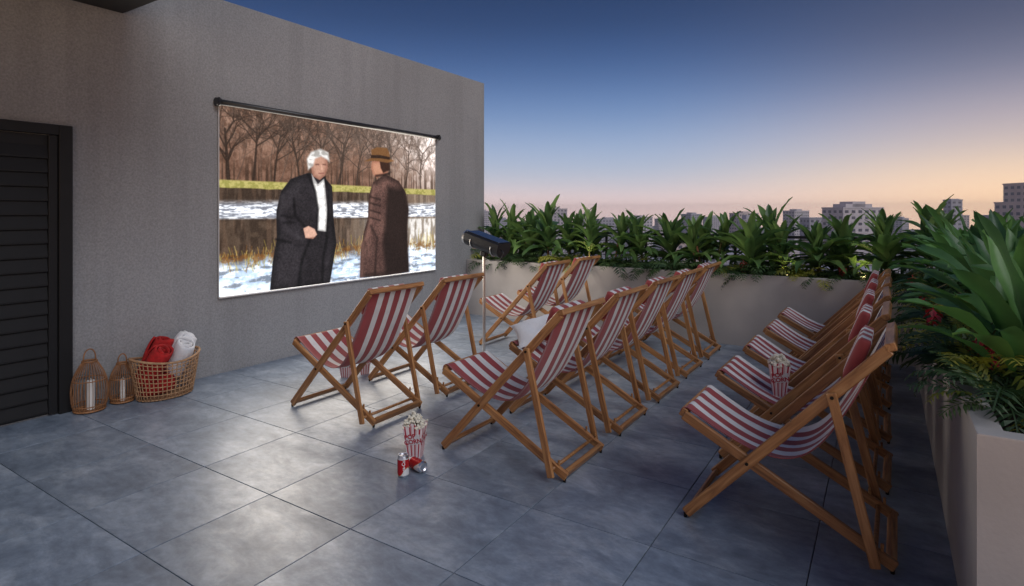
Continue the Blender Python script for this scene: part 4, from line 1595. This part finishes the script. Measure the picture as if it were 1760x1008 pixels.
BL = (WX + 0.245, 2.47, 0)
bk = thing('wicker_basket', 'oval open-weave wicker basket of blankets against the wall', 'basket', BL, R(90))
BH = 0.29
def br(f):
    return 0.205 + 0.055 * f, 0.145 + 0.04 * f
def bp_(a, f, off=0.0):
    rx, ry = br(f)
    lift = 0.045 * f * math.cos(a) ** 2
    return ((rx + off) * math.cos(a), (ry + off) * math.sin(a), 0.008 + BH * f + lift)
bm = bmesh.new()
NS = 44
for k in range(NS):
    a = 2 * math.pi * k / NS
    add_tube(bm, [bp_(a, i / 6, 0.003 if (i + k) % 2 else -0.001) for i in range(7)], 0.0042, 5)
link('stakes', to_mesh(bm, 'stakes', True), bk, M['wicker'], kind='stuff')
bm = bmesh.new()
for j in range(9):
    f = j / 9 + 0.02
    add_tube(bm, [bp_(2 * math.pi * k / 88, f, 0.004 * math.sin(k * math.pi / 2 + j * math.pi)) for k in range(88)], 0.0042, 5, closed=True)
link('weave', to_mesh(bm, 'weave', True), bk, M['wicker'], kind='stuff')
bm = bmesh.new()
add_tube(bm, [bp_(2 * math.pi * k / 60, 1.0) for k in range(60)], 0.010, 8, closed=True)
link('rim', to_mesh(bm, 'rim', True), bk, M['wicker'])
bm = bmesh.new(); add_lathe(bm, [(1.0, 0.004), (1.0, 0.012)], 36, 0.2, 0.14)
link('bottom', to_mesh(bm, 'bottom'), bk, M['wicker'])

def roll_mesh(L, r, seed, turns=2.3):
    """rolled blanket: spiral section swept along local X, lumpy"""
    r_ = random.Random(seed)
    ph = [r_.uniform(0, 6) for _ in range(4)]
    V = []; F = []
    n, mseg = 46, 14
    for i in range(mseg + 1):
        x = (i / mseg * 2 - 1) * L
        e = 1 - 0.16 * abs(i / mseg * 2 - 1) ** 4
        for k in range(n):
            f = k / (n - 1)
            a = f * turns * 2 * math.pi
            rr_ = r * (0.30 + 0.70 * f) * e * (1 + 0.05 * math.sin(3 * a + ph[0] + 5 * x) + 0.04 * math.sin(17 * x + ph[1] + a))
            V.append((x + 0.012 * math.sin(a * 1.3 + ph[2]), rr_ * math.cos(a), rr_ * math.sin(a) * 0.92))
    for i in range(mseg):
        for k in range(n - 1):
            q = i * n + k
            F.append((q, q + n, q + n + 1, q + 1))
    me = pyd('roll', V, F, True)
    return me
def roll(name, loc, rot, L, r, seed, mat, label, cat, group):
    o = tag(link(name, roll_mesh(L, r, seed), mat=mat), label, cat, group)
    o.location = loc
    o.rotation_euler = rot
    md = o.modifiers.new('thick', 'SOLIDIFY'); md.thickness = 0.012
    return o
bx0, by0 = BL[0], BL[1]
roll('rolled_blanket', (bx0 + 0.055, by0 - 0.115, 0.275), (0, R(-58), R(30)), 0.15, 0.088, 1, M['redcloth'], 'red rolled blanket at the front left of the basket', 'blanket', 'rolled blankets in the basket')
roll('rolled_blanket', (bx0 - 0.06, by0 - 0.04, 0.315), (0, R(-70), R(70)), 0.15, 0.092, 2, M['redcloth'], 'red rolled blanket at the back of the basket, standing higher', 'blanket', 'rolled blankets in the basket')
roll('rolled_blanket', (bx0 - 0.0, by0 - 0.075, 0.115), (0, 0, R(82)), 0.105, 0.095, 3, M['redcloth'], 'red blanket low in the basket, seen through the open weave', 'blanket', 'rolled blankets in the basket')
roll('rolled_towel', (bx0 + 0.05, by0 + 0.085, 0.30), (0, R(-62), R(15)), 0.14, 0.085, 4, M['whitecloth'], 'white rolled towel at the front of the basket', 'towel', 'rolled towels in the basket')
roll('rolled_towel', (bx0 - 0.05, by0 + 0.14, 0.325), (0, R(-50), R(100)), 0.15, 0.088, 5, M['whitecloth'], 'white rolled towel leaning out at the right end of the basket', 'towel', 'rolled towels in the basket')

# ------------------------------------------------------------------ city beyond the terrace
def flat_mat(name, col, var=0.1, rough=0.9):
    return plain(name, col, rough, var=var, scale=0.15)
M['bwall1'] = flat_mat('far_wall_pale', (0.58, 0.53, 0.55))
M['bwall2'] = flat_mat('far_wall_grey', (0.46, 0.44, 0.48))
M['bwall3'] = flat_mat('far_wall_tan', (0.60, 0.50, 0.47))
M['bglass'] = plain('far_window', (0.11, 0.11, 0.14), 0.3, var=0.2, scale=0.6)
M['broof'] = flat_mat('far_roof', (0.30, 0.20, 0.16))
M['land'] = flat_mat('city_ground', (0.16, 0.16, 0.15))
GZ = -45.0
land = link('city_ground', box_mesh('city_ground', -1850, 1850, -50, 1850, GZ - 2, GZ), mat=M['land'])
land['kind'] = 'structure'

def dirpt(px, D):
    k = (px - 880) / 1000.4
    s_, c_ = math.sin(YAW), math.cos(YAW)
    return (D * (-s_ + c_ * k), D * (c_ + s_ * k))

def building(name, px0, px1, topy, D, mat, label, group=None, rot=None, steps=(), depth=None, storey=3.1, wcols=None, parts=True, seed=0):
    """block standing on the city ground; steps = (px0, px1, topy) set-back roof storeys"""
    r_ = random.Random(seed)
    cx, cy = dirpt((px0 + px1) / 2, D)
    wd = (px1 - px0) / 1000.4 * D
    dp = depth or wd * 0.8
    top = 1.5 - (topy - 364) / 1000.4 * D
    rz = YAW if rot is None else rot
    t = thing(name, label, 'building', (cx, cy, GZ), rz, group)
    H = top - GZ
    link('walls', box_mesh('walls', -wd / 2, wd / 2, -dp / 2, dp / 2, 0, H), t, mat)
    link('parapet', box_mesh('parapet', -wd / 2 - 0.25, wd / 2 + 0.25, -dp / 2 - 0.25, dp / 2 + 0.25, H + 0.01, H + 0.7), t, mat)
    hs = H + 0.7
    for (a, b2, ty) in steps:
        z1 = 1.5 - (ty - 364) / 1000.4 * D - GZ
        xa = (a - (px0 + px1) / 2) / 1000.4 * D; xb = (b2 - (px0 + px1) / 2) / 1000.4 * D
        link('roof_storey', box_mesh('roof_storey', xa, xb, -dp * 0.3, dp * 0.3, hs + 0.01, z1), t, mat)
        hs = min(hs, z1) if False else hs
    bm = bmesh.new()
    nf = max(1, int(H / storey))
    nc = wcols or max(2, int(wd / 3.2))
    nd = max(2, int(dp / 3.2))
    lo = max(0, nf - 14)
    for f in range(lo, nf):
        z0 = H - (nf - f) * storey + storey * 0.28
        for c in range(nc):
            x = -wd / 2 + wd * (c + 0.5) / nc
            ww = wd / nc * 0.26
            add_box(bm, x - ww, x + ww, -dp / 2 - 0.08, -dp / 2 + 0.05, z0, z0 + storey * 0.45)
        for c in range(nd):
            y = -dp / 2 + dp * (c + 0.5) / nd
            ww = dp / nd * 0.26
            for sx in (-1, 1):
                xx = sx * wd / 2
                add_box(bm, xx - 0.06, xx + 0.06, y - ww, y + ww, z0, z0 + storey * 0.45)
    link('windows', to_mesh(bm, 'windows'), t, M['bglass'], kind='stuff')
    bm = bmesh.new()
    for f in range(lo, nf):
        z0 = H - (nf - f) * storey
        add_box(bm, -wd / 2 - 0.14, wd / 2 + 0.14, -dp / 2 - 0.14, dp / 2 + 0.14, z0, z0 + 0.22)
    link('floor_ledges', to_mesh(bm, 'ledges'), t, mat, kind='stuff')
    return t
building('apartment_block', 1424, 1506, 359, 300, M['bwall1'], 'pale apartment block with stepped roof, the largest on the skyline', rot=YAW + R(-8) + R(-30) * 0 + R(22),
         steps=((1438, 1492, 351), (1452, 1478, 347)), wcols=6, depth=14)
building('tower_block', 1738, 1772, 350, 260, M['bwall3'], 'stepped tower at the right end of the skyline, lower wing with balconies', depth=18)
building('tower_block', 1751, 1800, 317, 285, M['bwall3'], 'tallest tower of the skyline, cut off by the right edge', depth=18)
building('apartment_block', 1628, 1647, 345, 420, M['bwall2'], 'slim grey tower poking above the broad leaves', steps=((1631, 1645, 342),), depth=8)
building('apartment_block', 1272, 1301, 379, 380, M['bwall2'], 'grey block with a narrow roof tower behind the far plants', steps=((1279, 1291, 370),), depth=12)
building('apartment_block', 1383, 1419, 376, 360, M['bwall2'], 'low grey block just left of the large pale one', depth=12)
building('apartment_block', 1690, 1734, 372, 340, M['bwall2'], 'grey block between the slim tower and the right towers', depth=12)
building('apartment_block', 1180, 1202, 383, 420, M['bwall1'], 'small pale block far off behind the middle plants', depth=12)
GB = 'low city buildings seen through the plants'
LBd = 'low city building seen between the leaves of the plants'
for i in range(70):
    px = 800 + (i * 137.5) % 980
    D = rnd.choice((110, 150, 190, 240, 300, 380))
    wdp = rnd.uniform(12, 26) / D * 1000
    hb = rnd.uniform(8, 32)
    ty = 364 + (1.5 - (GZ + hb)) / D * 1000.4
    building('city_house', px - wdp / 2, px + wdp / 2, ty, D + rnd.uniform(-15, 15), M[rnd.choice(('bwall1', 'bwall2', 'bwall3'))], LBd, GB,
             rot=YAW + R(rnd.uniform(-40, 40)), depth=rnd.uniform(10, 18), seed=i)

for i in range(16):
    px = 830 + (i * 89.7) % 950
    D = rnd.uniform(520, 1150)
    ty = rnd.uniform(366, 378) if i % 6 else rnd.uniform(359, 364)
    wdp = rnd.uniform(16, 30) / D * 1000
    building('city_block', px - wdp / 2, px + wdp / 2, ty, D, M[rnd.choice(('bwall1', 'bwall2', 'bwall3'))], 'distant hazy block low on the city horizon', 'distant blocks on the horizon',
             rot=YAW + R(rnd.uniform(-40, 40)), depth=rnd.uniform(12, 20), seed=i + 90, steps=((px - wdp * 0.2, px + wdp * 0.15, ty - 2.2 - 900 / D),))
# ------------------------------------------------------------------ warm garden spotlights among the plants
M['lens'] = None
m, nt, b = new_mat('lamp_lens')
b.inputs['Emission Color'].default_value = (1.0, 0.72, 0.35, 1)
b.inputs['Emission Strength'].default_value = 1.5
M['lens'] = m
def garden_light(x, y, label, power=6.0):
    t = thing('garden_spotlight', label, 'spotlight', (x, y, 0.70), 0, 'garden spotlights')
    bm = bmesh.new(); add_tube(bm, [(0, 0, -0.03), (0, 0, 0.05)], [0.004, 0.006], 8)
    link('spike', to_mesh(bm, 'spike'), t, M['black'])
    bm = bmesh.new(); add_lathe(bm, [(0.012, 0.045), (0.022, 0.055), (0.024, 0.095), (0.022, 0.095)], 16)
    link('head', to_mesh(bm, 'head'), t, M['black'])
    bm = bmesh.new(); add_lathe(bm, [(0.020, 0.0955), (0.018, 0.099), (0.004, 0.101)], 16)
    link('lens', to_mesh(bm, 'lens'), t, M['lens'])
    ld = bpy.data.lights.new('lamp_glow', 'SPOT')
    ld.energy = power
    ld.color = (1.0, 0.74, 0.36)
    ld.spot_size = R(120)
    ld.spot_blend = 0.8
    ld.shadow_soft_size = 0.02
    lo = bpy.data.objects.new('lamp_glow', ld)
    COL.objects.link(lo)
    lo.parent = t
    lo.location = (0, 0, 0.115)
    lo.rotation_euler = (R(180), 0, 0)
garden_light(-0.92, 7.10, 'warm spotlight at the foot of a far plant near the large apartment block', 14.0)
garden_light(-3.35, 7.10, 'warm spotlight at the foot of the far plants by the front row', 8.0)
garden_light(-0.2, 7.02, 'warm spotlight in the far planter near the corner', 8.0)
garden_light(0.60, 3.30, 'warm spotlight under the near plants of the right planter', 8.0)
garden_light(0.56, 4.5, 'warm spotlight under the plants halfway along the right planter', 8.0)

# ------------------------------------------------------------------ evening haze over the city
m = bpy.data.materials.new('haze')
m.use_nodes = True
nt = m.node_tree
for n_ in list(nt.nodes):
    if n_.type == 'BSDF_PRINCIPLED':
        nt.nodes.remove(n_)
pv = nt.nodes.new('ShaderNodeVolumePrincipled')
pv.inputs['Color'].default_value = (0.99, 0.97, 0.98, 1)
pv.inputs['Density'].default_value = 0.00035
pv.inputs['Anisotropy'].default_value = 0.2
out = [n_ for n_ in nt.nodes if n_.type == 'OUTPUT_MATERIAL'][0]
nt.links.new(pv.outputs[0], out.inputs['Volume'])
hz = link('haze', box_mesh('haze', -1900, 1900, -60, 1900, GZ - 3, 22), mat=m, kind='stuff')
